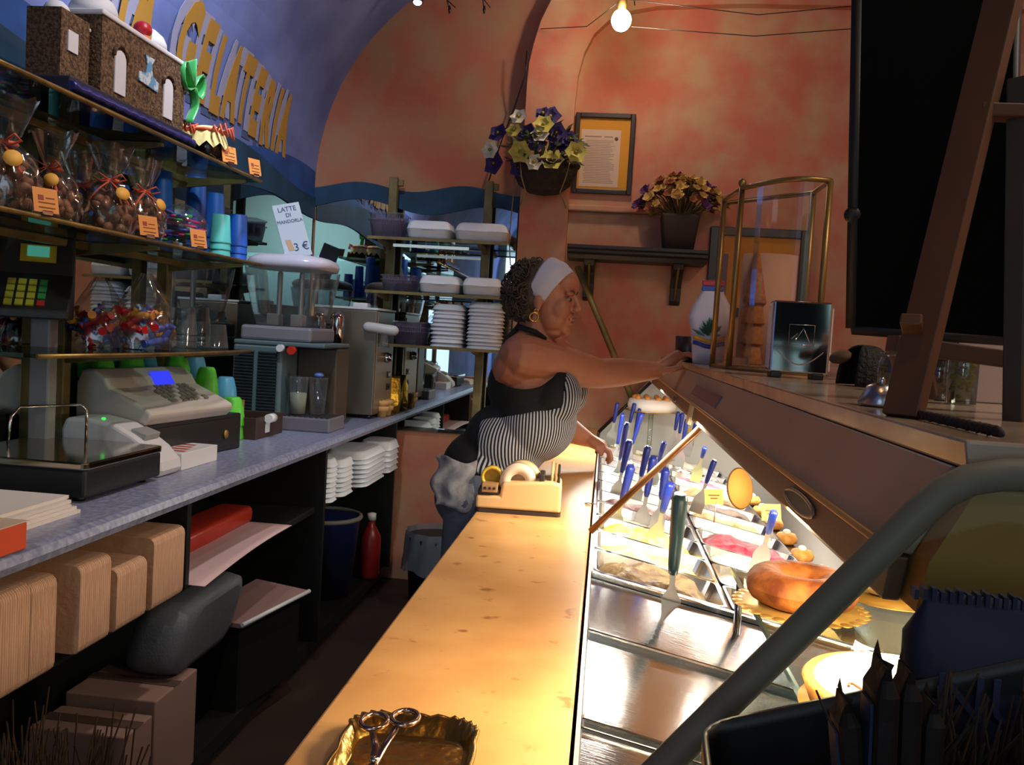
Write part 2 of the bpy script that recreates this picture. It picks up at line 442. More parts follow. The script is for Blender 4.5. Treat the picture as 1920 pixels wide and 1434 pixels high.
# ================================================================== left wall shelves
t = thing('glass_shelf_unit', 'three tier glass shelving with brass edges and olive posts over the left worktop', 'shelf', (-1.6, 2.7, .95))
SH1, SH2, SH3 = 1.930, 1.628, 1.307
def shelf_part(par, poly, z, org, th=.010):
    g = MB().prism([(x - org[0], y - org[1]) for x, y in poly], z - th - org[2], z - org[2], 'z').build('shelf', SHELFG, par)
    return g
O_ = (-1.6, 2.7, .95)
for z, poly in ((SH1, [(-1.64, .95), (-1.30, .95), (-1.30, 3.09), (-1.64, 3.09)]),
                (SH2, [(-1.64, .95), (-1.30, .95), (-1.30, 3.13), (-1.64, 3.13)]),
                (SH3, [(-1.64, 1.9), (-1.33, 1.9), (-1.30, 2.2), (-1.275, 2.5), (-1.28, 2.8), (-1.31, 3.08), (-1.64, 3.08)])):
    g = shelf_part(t, poly, z, O_)
    front = [p for p in poly if p[0] > -1.5]
    MB().tube([(x - O_[0] + .002, y - O_[1], z - .006 - O_[2]) for x, y in front], .0065, 6).build('edge_trim', BRASS, g)
for y in (1.35, 2.44, 3.03):
    MB().bb(-.045, -.005, y - 2.72, y - 2.68, 0, 1.0 + .06).build('post', OLIVE, t, bevel=.004)
    for z in (SH1, SH2, SH3):
        if z == SH3 and y < 2: continue
        MB().prism([(-.02, z - .95 - .055), (.02, z - .95 - .05), (.27, z - .95 - .022), (.27, z - .95 - .012), (-.02, z - .95 - .012)], y - 2.708, y - 2.692, 'y').build('bracket', OLIVE, t)
for z in (SH1, SH2):
    MB().bb(.03, .055, -1.7, .38, z - .95 - .034, z - .95 - .012).build('rail', OLIVE, t, bevel=.003)

# ---- the trullo-like model house on the top shelf
CORK = mat('cork_granules', (118, 90, 66), .95, col2=(66, 46, 34), scale=110, detail=3, lo=.4, hi=.6, bump=.6, bscale=150)
PLW = mat('model_white', (214, 214, 226), .7)
t = thing('model_house', 'cork model house with white domes and arched windows on the top glass shelf', 'model house', (-1.44, 2.3, SH1))
MB().bb(-.10, .115, -.31, .31, .0, .05).build('base_board', mat('base_board_blue', (26, 28, 60), .6), t, bevel=.004)
pts = [(.117, -.31 + .62 * i / 40, .026 + .002 * math.sin(i * 1.9)) for i in range(41)]
MB().tube(pts, [.011 + .0015 * math.sin(i * 2.2) for i in range(41)], 8).build('blue_ribbon', mat('blue_satin', (30, 36, 120), .4), t)
MB().bb(-.01, .08, -.30, -.185, .05, .215).build('side_tower', CORK, t)
wl = MB(); wl.bb(-.09, .095, -.155, .285, .05, .25); wl.bb(-.05, .05, -.185, -.155, .05, .2)
wl.build('wall', CORK, t)
def archpts(y, w, z0, h, n=8):
    return [(y - w, z0), (y + w, z0)] + [(y + w * math.cos(PI * i / n), z0 + h - w + w * math.sin(PI * i / n)) for i in range(n + 1)]
for y in (-.07, .185):
    MB().prism(archpts(y, .026, .07, .115), .09, .0985, 'x').build('window', PLW, t)
    ar = archpts(y, .033, .07, .128)[2:]
    MB().tube([(.098, u, v) for u, v in ar], .006, 6).build('window_arch', CORK, t)
MB().bb(.07, .0835, -.275, -.235, .12, .17).build('window', PLW, t)
MB().prism(archpts(-.03, .03, .06, .15), .284, .288, 'y').build('window', PLW, t)
pr2 = MB(); pr2.bb(-.095, .1, -.16, .29, .25, .264); pr2.bb(-.03, .07, -.18, -.16, .2, .21)
pr2.build('parapet', PLW, t, bevel=.004)
for (x, y, r) in ((.025, -.085, .062), (.03, .17, .06), (.03, -.245, .032)):
    z0 = .264 if y > -.2 else .215
    MB().lathe([(r, 0), (r * .97, r * .35), (r * .8, r * .7), (r * .45, r * .98), (1e-6, r * 1.08)], 20, trn(x, y, z0)).build('dome', PLW, t)
bn = MB(); bn.prism([(.02, .135), (.12, .128), (.125, .155), (.09, .165), (.085, .195), (.1, .215), (.05, .215), (.06, .19), (.055, .165), (.02, .16)], .0965, .1, 'x')
bn.build('plaque', mat('plaque_white', (206, 214, 226), .6, col2=(96, 150, 196), scale=45, lo=.45, hi=.55), t)
cn = MB(); cn.lathe([(1e-6, 0), (.022, .075)], 14, trn(.07, .085, .20)); cn.build('wafer_cone_ornament', mat('orange_wafer', (206, 116, 62), .7), t)
MB().ell((.07, .08, .292), (.026, .026, .024)).build('red_scoop_ornament', mat('red_scoop', (178, 26, 44), .4), t)
MB().ell((.066, .11, .288), (.014, .014, .018)).build('mint_scoop_ornament', mat('mint_scoop', (120, 206, 150), .4), t)
GRN = mat('green_ribbon', (52, 170, 88), .35, sheen=.4)
bw = MB()
for a, s in ((.3, 1), (2.7, 1), (1.5, .8)):
    bw.grid(8, 4, lambda u, v, a=a, s=s: (.085 + .05 * (v - .5), .325 + s * .075 * math.cos(a) * math.sin(PI * u), .20 + s * .085 * math.sin(a) * math.sin(PI * u) + .02 * math.sin(2 * PI * u) * (1 + v)))
bw.grid(8, 3, lambda u, v: (.085 + .03 * v, .325 + .02 * math.sin(u * 4), .20 - .11 * u))
bw.build('green_bow', GRN, t, solid=.002)

# ---- jars with cloth caps
CLOTH = mat('cream_cloth', (232, 218, 150), .9, bump=.1, bscale=90)
ORIB = mat('orange_ribbon', (206, 78, 40), .5, sheen=.3)
def jar(loc, lab, group):
    t = thing('preserve_jar', lab, 'jar', loc, 0, group)
    t.scale = (1.35, 1.35, 1.7)
    MB().lathe([(.03, 0), (.038, .006), (.04, .03), (.038, .05), (.03, .062)], 18).build('glass_body', mat('dark_preserve', (20, 14, 12), .12, coat=.6), t)
    def cf(u, v):
        a = 2 * PI * u; r = .002 + .046 * v
        z = .07 - max(0, v - .65) * .11 + (.006 * math.sin(9 * a) if v > .7 else 0)
        return (r * math.cos(a), r * math.sin(a), z)
    MB().grid(36, 6, cf).build('cloth_cap', CLOTH, t)
    rb = MB(); rb.torus(.037, .0035, 22, 6, trn(0, 0, .061))
    for k in range(6):
        a = -.9 + k * .25
        rb.tube([(.037 * math.cos(a), .037 * math.sin(a), .06), (.056 * math.cos(a), .056 * math.sin(a), .066 + .004 * (k % 3)), (.06 * math.cos(a + .1), .06 * math.sin(a + .1), .05)], .003, 5)
    rb.build('raffia_tie', ORIB, t)
jar((-1.365, 2.80, SH1), 'dark jar with cream cloth cap and orange raffia beside the top shelf price card', 'cloth capped jars')
p = at(362, 240, x=-1.40)
jar((-1.47, 2.76, SH1), 'dark cloth capped jar half hidden behind the cork house', 'cloth capped jars')

# ---- orange price cards along the shelf edges
CARD = mat('orange_card', (226, 146, 74), .75)
REDM = mat('card_red_mark', (150, 60, 44), .7)
INK = mat('card_ink', (120, 70, 40), .8)
def card(px, py, z, lab, w=.056, h=.058, tilt=-.25):
    p = at(px, py, z=z)
    y = at(px, py, x=-1.292).y
    t = thing('price_card', lab, 'price card', (-1.288, y, z), 1.05, 'orange price cards')
    M_ = rot('X', tilt)
    cb = MB().bb(-w / 2, w / 2, -.0006, .0006, 0.006, h + .006, M=M_).build('card_sheet', CARD, t)
    MB().bb(-w * .3, -w * .08, -.0014, -.0006, h * .6, h * .8, M=M_).build('red_mark', REDM, t)
    ln = MB()
    for k in range(3):
        ln.bb(-.0 if k < 1 else -w * .3, w * .36, -.0014, -.0006, h * (.68 - .2 * k), h * (.72 - .2 * k), M=M_)
    ln.build('text_lines', INK, t)
    MB().bb(-.012, .012, -.006, .006, 0, .010).build('clip', CHROME, t, bevel=.002)
card(85, 408, SH2, 'orange price card at the foot of the nut bags, nearest to the scale display')
card(278, 452, SH2, 'orange price card under the far nut bag, beside the bag of coloured spoons')
card(372, 470, SH2, 'orange price card standing in front of the teal paper cups')
card(430, 303, SH1, 'orange price card leaning on the cloth capped jar')
card(478, 324, SH1, 'orange price card alone at the far corner of the top shelf', .05, .06)

# ---- cellophane bags of nuts
NUT = mat('nut_shell', (150, 96, 58), .6, col2=(96, 58, 34), scale=30)
TAGY = mat('yellow_tag', (232, 170, 70), .6)
def bag(loc, lab, s=1.0, rz=0, nuts=54, seed=1, mt=NUT, rib=ORIB, top=.085, cat='bag', name='nut_bag', group='cellophane bags of nuts', tagoval=True):
    rn = random.Random(seed)
    t = thing(name, lab, cat, loc, rz, group)
    def bf(u, v):
        a = 2 * PI * u
        if v < .55:
            q = v / .55
            r = (.052 + .008 * math.sin(PI * q)) * (1 - .25 * q ** 4)
            z = .105 * q; sq = 1 - .22 * abs(math.cos(a)) ** 8
        elif v < .66:
            q = (v - .55) / .11; r = .045 + (.014 - .045) * q; z = .105 + .022 * q; sq = 1
        else:
            q = (v - .66) / .34; r = .014 + .036 * q ** .8; z = .127 + top * q; sq = .55 + .25 * math.sin(3 * a)
        wv = .0035 * math.sin(7 * a + 11 * v) + .002 * math.sin(13 * a - 17 * v)
        return ((r * 1.05 + wv) * math.cos(a) * s, (r * .9 + wv) * math.sin(a) * s * (sq if v >= .66 else 1), z * s + wv)
    MB().grid(36, 26, bf).build('cellophane', CELLO, t)
    nm = MB()
    for i in range(nuts):
        a = rn.uniform(0, 2 * PI); r = .044 * math.sqrt(rn.random()); z = rn.uniform(.012, .098)
        r *= (1 - .3 * (z / .1) ** 4)
        k = rn.uniform(.012, .016)
        nm.ell((r * math.cos(a) * s, r * .9 * math.sin(a) * s, z * s), (k * s, k * .8 * s, k * .72 * s), 8, 5, R=Euler((rn.random() * 3, rn.random() * 3, 0)).to_matrix().to_4x4())
    tag(nm.build('nuts', mt, t), kind='stuff')
    rb = MB(); rb.torus(.0165 * s, .0055 * s, 18, 6, trn(0, 0, .127 * s))
    for sgn in (-1, 1):
        rb.tube([(0, -.016 * s, .127 * s), (sgn * .025 * s, -.028 * s, .142 * s), (sgn * .036 * s, -.03 * s, .13 * s), (sgn * .016 * s, -.024 * s, .122 * s), (0, -.018 * s, .127 * s)], .004 * s, 6, flat=.4)
        rb.tube([(0, -.018 * s, .127 * s), (sgn * .02 * s, -.035 * s, .105 * s), (sgn * .045 * s, -.05 * s, .07 * s)], .0035 * s, 6, flat=.4)
    rb.build('ribbon', rib, t)
    if tagoval:
        MB().lathe([(1e-6, 0), (.016 * s, 0), (.016 * s, .0012), (1e-6, .0012)], 16, trn(.03 * s, -.05 * s, .095 * s) @ rot('Z', .4) @ rot('X', 1.25)).build('oval_tag', TAGY, t)
    return t
bag((-1.40, at(8, 380, x=-1.40).y, SH2), 'cellophane nut bag with orange ribbon at the picture edge, above the scale display', 1.25, .3, seed=2)
bag((-1.43, at(98, 370, x=-1.43).y, SH2), 'cellophane nut bag with orange ribbon, second along the middle shelf', 1.12, .0, seed=3)
bag((-1.52, at(150, 375, x=-1.52).y, SH2), 'cellophane nut bag set back between two bags, near the post', 1.1, .6, seed=4)
bag((-1.385, at(205, 390, x=-1.385).y, SH2), 'cellophane nut bag with orange ribbon, just past the brass post', 1.15, .5, seed=5)
bag((-1.365, at(265, 400, x=-1.365).y, SH2), 'cellophane nut bag with flared top, beside the coloured spoons', 1.1, .9, seed=6)

# ---- bag of coloured plastic spoons
t = thing('spoon_bag', 'clear round bag of pink, green and blue plastic spoons on the middle shelf', 'bag', (-1.38, at(340, 420, x=-1.38).y, SH2), .4)
t.scale = (1.2, 1.2, 1.15)
MB().grid(28, 14, lambda u, v: ((.068 * math.sin(PI * (.06 + .94 * v)) ** .6 + .003 * math.sin(9 * 2 * PI * u)) * math.cos(2 * PI * u), (.06 * math.sin(PI * (.06 + .94 * v)) ** .6) * math.sin(2 * PI * u), .004 + .125 * v)).build('cellophane', CELLO, t)
rn = random.Random(5)
SPC = [mat('spoon_pink', (226, 50, 130), .35), mat('spoon_green', (50, 176, 90), .35), mat('spoon_blue', (60, 84, 190), .35)]
for i in range(18):
    a = rn.uniform(0, 2 * PI); b = rn.uniform(-.5, .5); z = rn.uniform(.03, .1)
    r = .05 * (1 - ((z - .065) / .09) ** 2)
    c = Vector((rn.uniform(-.012, .012), rn.uniform(-.012, .012), z)); d = Vector((math.cos(a), math.sin(a) * .85, b * .5)) * r
    s_ = MB().tube([c - d, c, c + d * .7], .0075, 6, flat=.6); s_.ell(c + d * .85, (.012, .010, .005), 8, 5)
    s_.build('spoon', SPC[i % 3], t)

# ---- paper cups at the far end of the middle shelf
def cupstack(px, py0, py1, x, z0, r0, r1, m, lab, name='paper_cup_stack', group='paper cup stacks on the shelves', n=3, top=True, par=None):
    y = at(px, py1, x=x).y
    ht = at(px, py0, x=x).z - z0
    t = thing(name, lab, 'cups', (x, y, z0), 0, group)
    for k in range(n):
        a = k * ht * .16
        h = ht * (1 - .16 * (n - 1))
        c = MB().lathe([(r0, a), (r0 * 1.04, a + .002), (r0 * 1.0, a + .006), (r1, a + h - .002), (r1 * .95, a + h), (1e-6, a + h)], 24)
        c.build('cup', m, t)
    return t
TEALC = mat('teal_paper_cup', (86, 196, 196), .5); BLUEC = mat('blue_paper_cup', (28, 96, 206), .5); WHC = mat('white_paper_cup', (220, 224, 232), .5)
cupstack(412, 402, 470, -1.36, SH2, .036, .03, TEALC, 'teal paper cup stack, upside down, behind an orange price card')
cupstack(402, 362, 430, -1.45, SH2, .036, .03, BLUEC, 'bright blue paper cup stack standing behind the teal one')
cupstack(444, 402, 480, -1.385, SH2, .036, .031, BLUEC, 'bright blue paper cup stack at the far end of the middle shelf')
cupstack(300, 320, 420, -1.52, SH2, .04, .034, BLUEC, 'dark blue cup stack at the back of the shelf behind the nut bags')
cupstack(365, 330, 430, -1.55, SH2, .04, .034, BLUEC, 'tall blue cup stack against the mirror above the spoons')
# clear cups on the low shelf
for i, (px, x, lab) in enumerate(((345, -1.44, 'clear plastic cup stack beside the candy bag on the low shelf'), (405, -1.40, 'clear ribbed plastic cup, far end of the low shelf'), (372, -1.50, 'clear plastic cup stack at the back of the low shelf'))):
    cupstack(px, 575 if i != 1 else 608, 650, x, SH3, .042, .032, CLEAR, lab, 'clear_cup_stack', 'clear cups on the low shelf', 3 if i != 1 else 1)
# ---- bag of wrapped sweets (red, blue) on the low shelf
RED = mat('sweet_red', (190, 26, 34), .3); BLU = mat('sweet_blue', (70, 96, 190), .3); YEL = mat('sweet_yellow', (236, 160, 50), .4)
def sweetbag(loc, lab, s, seed, n=26):
    t = thing('sweet_bag', lab, 'bag', loc, .3, 'bags of wrapped sweets')
    def bf(u, v):
        a = 2 * PI * u
        if v < .6:
            q = v / .6; r = .075 * (1 - .35 * q ** 3) ; z = .12 * q
        else:
            q = (v - .6) / .4; r = .049 * (1 - q) + .012; z = .12 + .09 * q
        wv = .005 * math.sin(6 * a + 9 * v)
        return ((r + wv) * math.cos(a) * s * 1.1, (r + wv) * math.sin(a) * s * .85, z * s + .002)
    MB().grid(30, 20, bf).build('cellophane', CELLO, t)
    rn = random.Random(seed)
    for i in range(n):
        a = rn.uniform(0, 2 * PI); r = .055 * math.sqrt(rn.random()) * s; z = rn.uniform(.015, .105) * s
        R_ = Euler((rn.uniform(-1, 1), rn.uniform(-1, 1), rn.random() * 6)).to_matrix().to_4x4()
        q = MB(); M_ = trn(r * math.cos(a) * 1.1, r * math.sin(a) * .85, z) @ R_
        q.cap((-.02, 0, 0), (.02, 0, 0), .0115, .0115, 8)
        for sg in (-1, 1): q.lathe([(.004, 0), (.013, .014)], 8, trn(sg * .028, 0, 0) @ rot('Y', sg * PI / 2))
        for j in range(len(q.v)): q.v[j] = tuple(M_ @ Vector(q.v[j]))
        q.build('sweet', (RED, BLU, RED, YEL, BLU)[i % 5] if i else YEL, t)
sweetbag((-1.42, at(270, 640, x=-1.42).y, SH3), 'clear bag of red and blue wrapped sweets past the post on the low shelf', 1.1, 3)
sweetbag((-1.53, at(185, 640, x=-1.53).y, SH3), 'clear bag of red, blue and yellow sweets beside the post on the low shelf', 1.0, 9)

# ================================================================== things on the left worktop
ZC = .95
# scale
t = thing('counter_scale', 'black shop scale with steel platter and keypad console on a post', 'scale', (-1.41, 2.12, ZC))
MB().bb(-.19, .185, -.175, .185, .012, .082).build('base', BLACKP, t, bevel=.008)
for sx in (-.15, .15):
    for sy in (-.14, .14): MB().lathe([(.014, 0), (.014, .013)], 12, trn(sx, sy, 0)).build('foot', BLACKP, t)
PLT = mat('polished_platter', (190, 180, 160), .12, 1.0)
pl = MB().prism(rrect(.385, .37, .02), .082, .1, 'z').build('platter', PLT, t, bevel=.004)
MB().tube([(-.16, .02, .1), (-.16, .03, .17), (-.15, .05, .195), (-.02, .12, .205), (-.005, .125, .19), (-.005, .125, .1)], .004, 8).build('wire_guard', CHROME, pl)
MB().bb(-.185, -.125, .13, .17, .05, .44).build('post', GREYP, t, bevel=.006)
M_ = trn(-.245, .12, .435) @ rot('Z', .5)
hd = MB().prism([(.045, -.20), (.045, .16), (-.115, .16), (-.115, -.20)][:0] or [(-.11, .0), (.05, .0), (.06, .03), (.07, .11), (.07, .225), (.03, .235), (.0, .125), (-.11, .025)], -.2, .16, 'x', M=M_).build('console', mat('console_charcoal', (36, 30, 30), .45), t, bevel=.005)
YK = mat('yellow_key', (196, 184, 60), .5); WK = mat('pale_key', (200, 190, 190), .5); GK = mat('green_key', (60, 150, 80), .5); RK = mat('red_key', (190, 50, 40), .5)
for i in range(5):
    for j in range(4):
        u = -.16 + i * .026; v = -.094 + j * .021
        MB().box((0, 0, 0), (.019, .021, .007), M=M_ @ trn(u, v, .027 + (v + .11) * .91) @ rot('X', .74)).build('pale_key', WK, hd)
    for j in range(4):
        if i < 4:
            u = .0 + i * .026 + .012; v = -.094 + j * .021
            MB().box((0, 0, 0), (.019, .021, .007), M=M_ @ trn(u, v, .027 + (v + .11) * .91) @ rot('X', .74)).build('number_key', YK if i < 3 else (RK if j == 0 else GK), hd)
MB().box((0, 0, 0), (.09, .004, .05), M=M_ @ trn(.07, .012, .182) @ rot('X', -.26)).build('yellow_label', mat('label_yellow', (210, 180, 40), .5), hd)
MB().box((0, 0, 0), (.055, .004, .03), M=M_ @ trn(.07, .009, .188) @ rot('X', -.26)).build('display', mat('lcd_teal', (90, 190, 170), .3, emit=.35), hd)
MB().box((0, 0, 0), (.1, .004, .05), M=M_ @ trn(-.1, .012, .182) @ rot('X', -.26)).build('price_window', mat('console_grey', (110, 106, 104), .4), hd)

# card printer / terminal
t = thing('receipt_printer', 'white rounded receipt printer with a green light behind the scale', 'printer', (-1.385, 2.39, ZC))
prf = [(-.16, 0), (.14, 0), (.15, .02), (.145, .045), (.11, .082), (.06, .115), (0, .145), (-.08, .158), (-.15, .155), (-.165, .12)]
MB().prism(prf, -.06, .06, 'y').build('housing', mat('printer_white', (206, 206, 210), .4), t, bevel=.012, bseg=3)
MB().ell((-.05, -.03, .156), (.006, .006, .003)).build('status_light', mat('green_led', (40, 230, 70), .3, emit=2.0), t)
MB().bb(-.0, .05, -.04, .04, .122, .14, M=rot('Y', .3)).build('paper_slot', GREYP, t, bevel=.003)
# booklet
t = thing('leaflet_box', 'small white box of leaflets with red print at the worktop edge', 'box', (-1.29, 2.585, ZC), -.02)
MB().bb(-.055, .045, -.115, .115, .0, .052).build('carton', WHITEP, t, bevel=.002)
pm = MB()
for k in range(4): pm.bb(-.045, .03 - .012 * k, -.08 + k * .045, -.06 + k * .045, .0521, .0527)
pm.build('red_print', mat('print_red', (176, 70, 60), .6), t)
# cash register
REG = mat('register_cream', (196, 188, 180), .45)
t = thing('cash_register', 'cream cash register with blue display on a black drawer', 'cash register', (-1.455, 2.72, ZC), -.13)
t.scale = (1, 1, 1.22)
dr = MB().bb(-.13, .12, -.24, .30, 0, .105).build('cash_drawer', BLACKP, t, bevel=.005)
MB().bb(.12, .126, -.225, .285, .012, .095).build('drawer_front', mat('drawer_front', (22, 18, 17), .35), dr, bevel=.003)
MB().lathe([(.013, 0), (.013, .006), (.008, .008)], 16, trn(.126, .19, .05) @ rot('Y', PI / 2)).build('lock', BRASS, dr)
rp = [(-.12, .105), (.125, .105), (.145, .125), (.145, .14), (.12, .15), (-.0, .19), (-.02, .215), (-.06, .235), (-.1, .235), (-.12, .2)]
rg = MB().prism(rp, -.25, .20, 'y').build('housing', REG, t, bevel=.012, bseg=3)
MB().box((0, 0, 0), (.045, .10, .004), M=trn(-.012, .02, .208) @ rot('Y', .95)).build('display', mat('blue_lcd', (50, 60, 240), .3, emit=.9), rg)
for i in range(4):
    for j in range(7):
        MB().box((0, 0, 0), (.019, .019, .008), M=trn(.02 + .026 * i, -.08 + .03 * j, .187 - .026 * i * .35) @ rot('Y', .33)).build('key', mat('register_key', (128, 120, 112), .5) if (i + j) % 4 else WK, rg)
# green and blue tumblers
GC = mat('lime_tumbler', (96, 206, 62), .4, sss=.0); LB = mat('light_blue_tumbler', (92, 172, 220), .4)
def tumbler(px, ptop, x, m, lab, r=.046):
    z = at(px, ptop, x=x).z; y = at(px, ptop, x=x).y
    t = thing('tumbler_stack', lab, 'cups', (x, y, ZC), 0, 'green and blue tumblers by the register')
    h = z - ZC; n = max(1, int((h - .11) / .035) + 1)
    for k in range(n):
        a = k * (h - .11) / max(1, n - 1) if n > 1 else 0
        hh = .11 if n > 1 else h
        MB().lathe([(r, a), (r * 1.03, a + .004), (r * .9, a + hh * .55), (r * .68, a + hh - .008), (r * .55, a + hh), (1e-6, a + hh)], 20).build('tumbler', m, t)
tumbler(193, 672, -1.60, GC, 'lime green tumbler stack by the wall, left of the register display')
tumbler(248, 658, -1.60, GC, 'taller lime green tumbler stack behind the register display')
tumbler(275, 665, -1.625, LB, 'light blue tumbler stack behind the tall green one')
tumbler(335, 665, -1.56, GC, 'tall lime green tumbler stack at the middle, beyond the display')
tumbler(368, 668, -1.60, LB, 'light blue tumbler stack by the wall, past the tall green ones')
tumbler(388, 688, -1.50, GC, 'lime green tumbler stack over the register keys')
tumbler(424, 706, -1.49, LB, 'light blue tumbler stack in front of the vent grille')
tumbler(436, 744, -1.43, GC, 'low lime green tumbler beside the brown wooden box', .05)
# brown box with white spool
t = thing('wooden_box', 'brown open wooden box with a white tape roll clipped on its side', 'box', (-1.42, 3.36, ZC))
wb = MB(); wb.bb(-.1, .09, -.14, -.128, 0, .085); wb.bb(-.1, .09, .128, .14, 0, .085); wb.bb(-.1, -.088, -.128, .128, 0, .085); wb.bb(.078, .09, -.128, .128, 0, .085); wb.bb(-.088, .078, -.128, .128, 0, .01)
wb.build('box_body', mat('box_brown', (58, 38, 30), .55), t, bevel=.002)
MB().lathe([(.018, -.026), (.018, .026)], 16, trn(.105, -.03, .078) @ rot('X', PI / 2)).build('tape_roll', WHITEP, t)
MB().bb(.091, .094, -.05, -.01, .02, .075).build('tape_tail', WHITEP, t)
cb = MB(); cb.bb(-.06, .02, -.1, -.095, .012, .15); cb.bb(-.07, .0, -.06, -.056, .012, .135)
cb.build('brown_card', mat('kraft_card', (168, 120, 48), .7), t)
# granita dispenser
t = thing('granita_dispenser', 'granita dispenser with two clear bowls, white lid and vented grey body', 'dispenser', (-1.39, 3.78, ZC))
TG = mat('teal_grey_enamel', (92, 112, 116), .4)
MB().bb(-.22, .0, -.17, .2, .02, .36).build('body', TG, t, bevel=.01)
MB().bb(.0, .19, .02, .2, .02, .36).build('front_column', mat('bronze_panel', (92, 78, 66), .4, .4), t, bevel=.01)
for yv in (0, 1):
    for k in range(22):
        MB().box((0, 0, 0), (.085, .012, .006), M=trn(-.165 + yv * .105, -.176, .045 + k * .0135) @ rot('X', .5)).build('vent_slat', mat('vent_dark', (40, 52, 56), .4), t)
MB().bb(-.22, .19, -.17, .2, .36, .38).build('deck', TG, t, bevel=.006)
MB().bb(-.2, .12, -.15, .18, .38, .445).build('cooling_base', mat('lilac_grey_plastic', (128, 126, 134), .45), t, bevel=.012)
def tank(M0):
    rings = []
    for z, w, d in ((.445, .26, .25), (.5, .29, .27), (.6, .33, .30), (.7, .36, .32)):
        rings.append([(x, y, z) for x, y in rrect(w, d, .05)])
    return loft(MB(), rings, True, True, False, M=M0)
tk = tank(trn(-.03, .01, 0)).build('clear_bowl', CLEAR, t)
for yy in (-.05, .05):
    MB().cap((-.03 + yy, -.02, .45), (-.03 + yy, -.02, .68), .012, .012, 10).build('auger_shaft', STEELW, tk)
    MB().bb(-.07 + yy * 1.1, -.015 + yy * 1.1, -.05, .01, .446, .5).build('paddle', mat('pale_paddle', (196, 178, 168), .5), tk, bevel=.004)
lid = []
for z, w in ((.70, .365), (.725, .38), (.745, .36), (.758, .30), (.765, .2)):
    lid.append([(x - .03, y + .01, z) for x, y in rrect(w, w * .88, w * .3)])
loft(MB(), lid).build('lid', mat('lid_white', (222, 220, 236), .25), t)
MB().lathe([(.018, 0), (.018, .03)], 14, trn(.05, -.17, .345) @ rot('X', PI / 2)).build('red_tap', mat('tap_red', (196, 44, 30), .35), t)
MB().lathe([(.016, 0), (.016, .03)], 14, trn(-.0, -.17, .352) @ rot('X', PI / 2)).build('white_tap', WHITEP, t)
MB().bb(.0, .235, -.2, .02, .0, .06).build('drip_tray', mat('tray_grey', (112, 108, 116), .5), t, bevel=.006)
dg_ = MB()
for k in range(9): dg_.bb(.02 + k * .024, .032 + k * .024, -.185, .0, .06, .064)
dg_.build('drip_grid', mat('grid_dark', (48, 46, 50), .5), t)
for k, (x, y, lab, fill) in enumerate(((-1.325, 3.66, 'clear beaker half full of white milk on the drip tray', True), (-1.25, 3.70, 'empty clear beaker beside the milk on the drip tray', False))):
    t = thing('beaker', lab, 'beaker', (x, y, ZC + .0645), 0, 'beakers on the drip tray')
    MB().lathe([(1e-6, .002), (.032, .002), (.042, .16), (.044, .165)], 24).build('beaker_wall', CLEAR, t)
    if fill: MB().lathe([(1e-6, .004), (.031, .004), (.0365, .095), (1e-6, .097)], 24).build('milk', mat('milk_white', (226, 222, 190), .5), t)
    else: MB().ell((0, 0, .176), (.022, .022, .012)).build('blue_cap', mat('cap_blue', (96, 130, 210), .4), t)
# white sign on the dispenser lid
t = thing('drink_sign', 'white sign card about almond milk leaning on the granita lid', 'sign', (-1.40, 3.80, ZC + .755), .62)
M_ = rot('X', -.12) @ rot('Y', -.28)
MB().bb(-.062, .062, -.002, .002, .008, .25, M=M_).build('sign_board', mat('sign_white', (206, 222, 238), .5), t)
SBL = mat('sign_blue_ink', (52, 74, 112), .7)
for s_, sz, zz, xx in (('LATTE', .03, .225, 0), ('DI', .026, .198, 0), ('MANDORLA', .0215, .17, 0), ('3 €', .05, .05, .022)):
    text_obj('lettering', s_, sz, SBL, t, M_ @ trn(xx, -.003, zz) @ rot('X', PI / 2), .0005)
gl_ = MB().prism([(-.045, .09), (-.02, .09), (-.012, .04), (-.038, .04)], -.0032, -.0024, 'y', M=M_); gl_.build('drink_picture', mat('drink_beige', (214, 178, 140), .6), t)
MB().bb(-.05, .05, -.02, .02, 0, .012).build('sign_foot', CLEAR, t)
# drink mixer
t = thing('drink_mixer', 'chrome drink mixer with two shiny barrels behind the granita dispenser', 'mixer', (-1.40, 4.08, ZC))
MB().bb(-.08, .1, -.06, .06, 0, .05).build('base', STEELW, t, bevel=.008)
MB().bb(-.06, .0, -.03, .05, .05, .5).build('column', STEELW, t, bevel=.006)
for k, (x, y) in enumerate(((.02, -.03), (.09, .03))):
    MB().lathe([(.024, .36), (.034, .37), (.034, .50), (.03, .515), (.012, .53), (1e-6, .532)], 20, trn(x, y, 0)).build('barrel', CHROME, t)
    MB().tube([(x, y, .36), (x, y, .2)], .005, 8).build('spindle', CHROME, t)
# coffee machine
t = thing('coffee_machine', 'tall stainless steel coffee machine with round knob and white press lever', 'coffee machine', (-1.27, 4.42, ZC))
STC = mat('warm_stainless', (150, 138, 122), .34, .85, bump=.04, bscale=50)
MB().bb(-.2, .12, -.17, .2, .02, .55).build('body', STC, t, bevel=.006)
for sx in (-.17, .09):
    for sy in (-.14, .17): MB().lathe([(.015, 0), (.015, .021)], 12, trn(sx, sy, 0)).build('foot', BLACKP, t)
MB().bb(.12, .124, -.15, .18, .05, .53).build('front_panel', mat('panel_stainless', (168, 152, 134), .38, .8), t)
MB().bb(-.205, .125, -.175, .205, .55, .562).build('top_plate', WHITEP, t, bevel=.003)
MB().bb(-.05, .03, -.04, .03, .562, .588).build('top_cap', WHITEP, t, bevel=.008)
MB().lathe([(.026, 0), (.028, .01), (.02, .03), (.016, .036)], 18, trn(.124, .02, .31) @ rot('Y', PI / 2)).build('knob', CHROME, t)
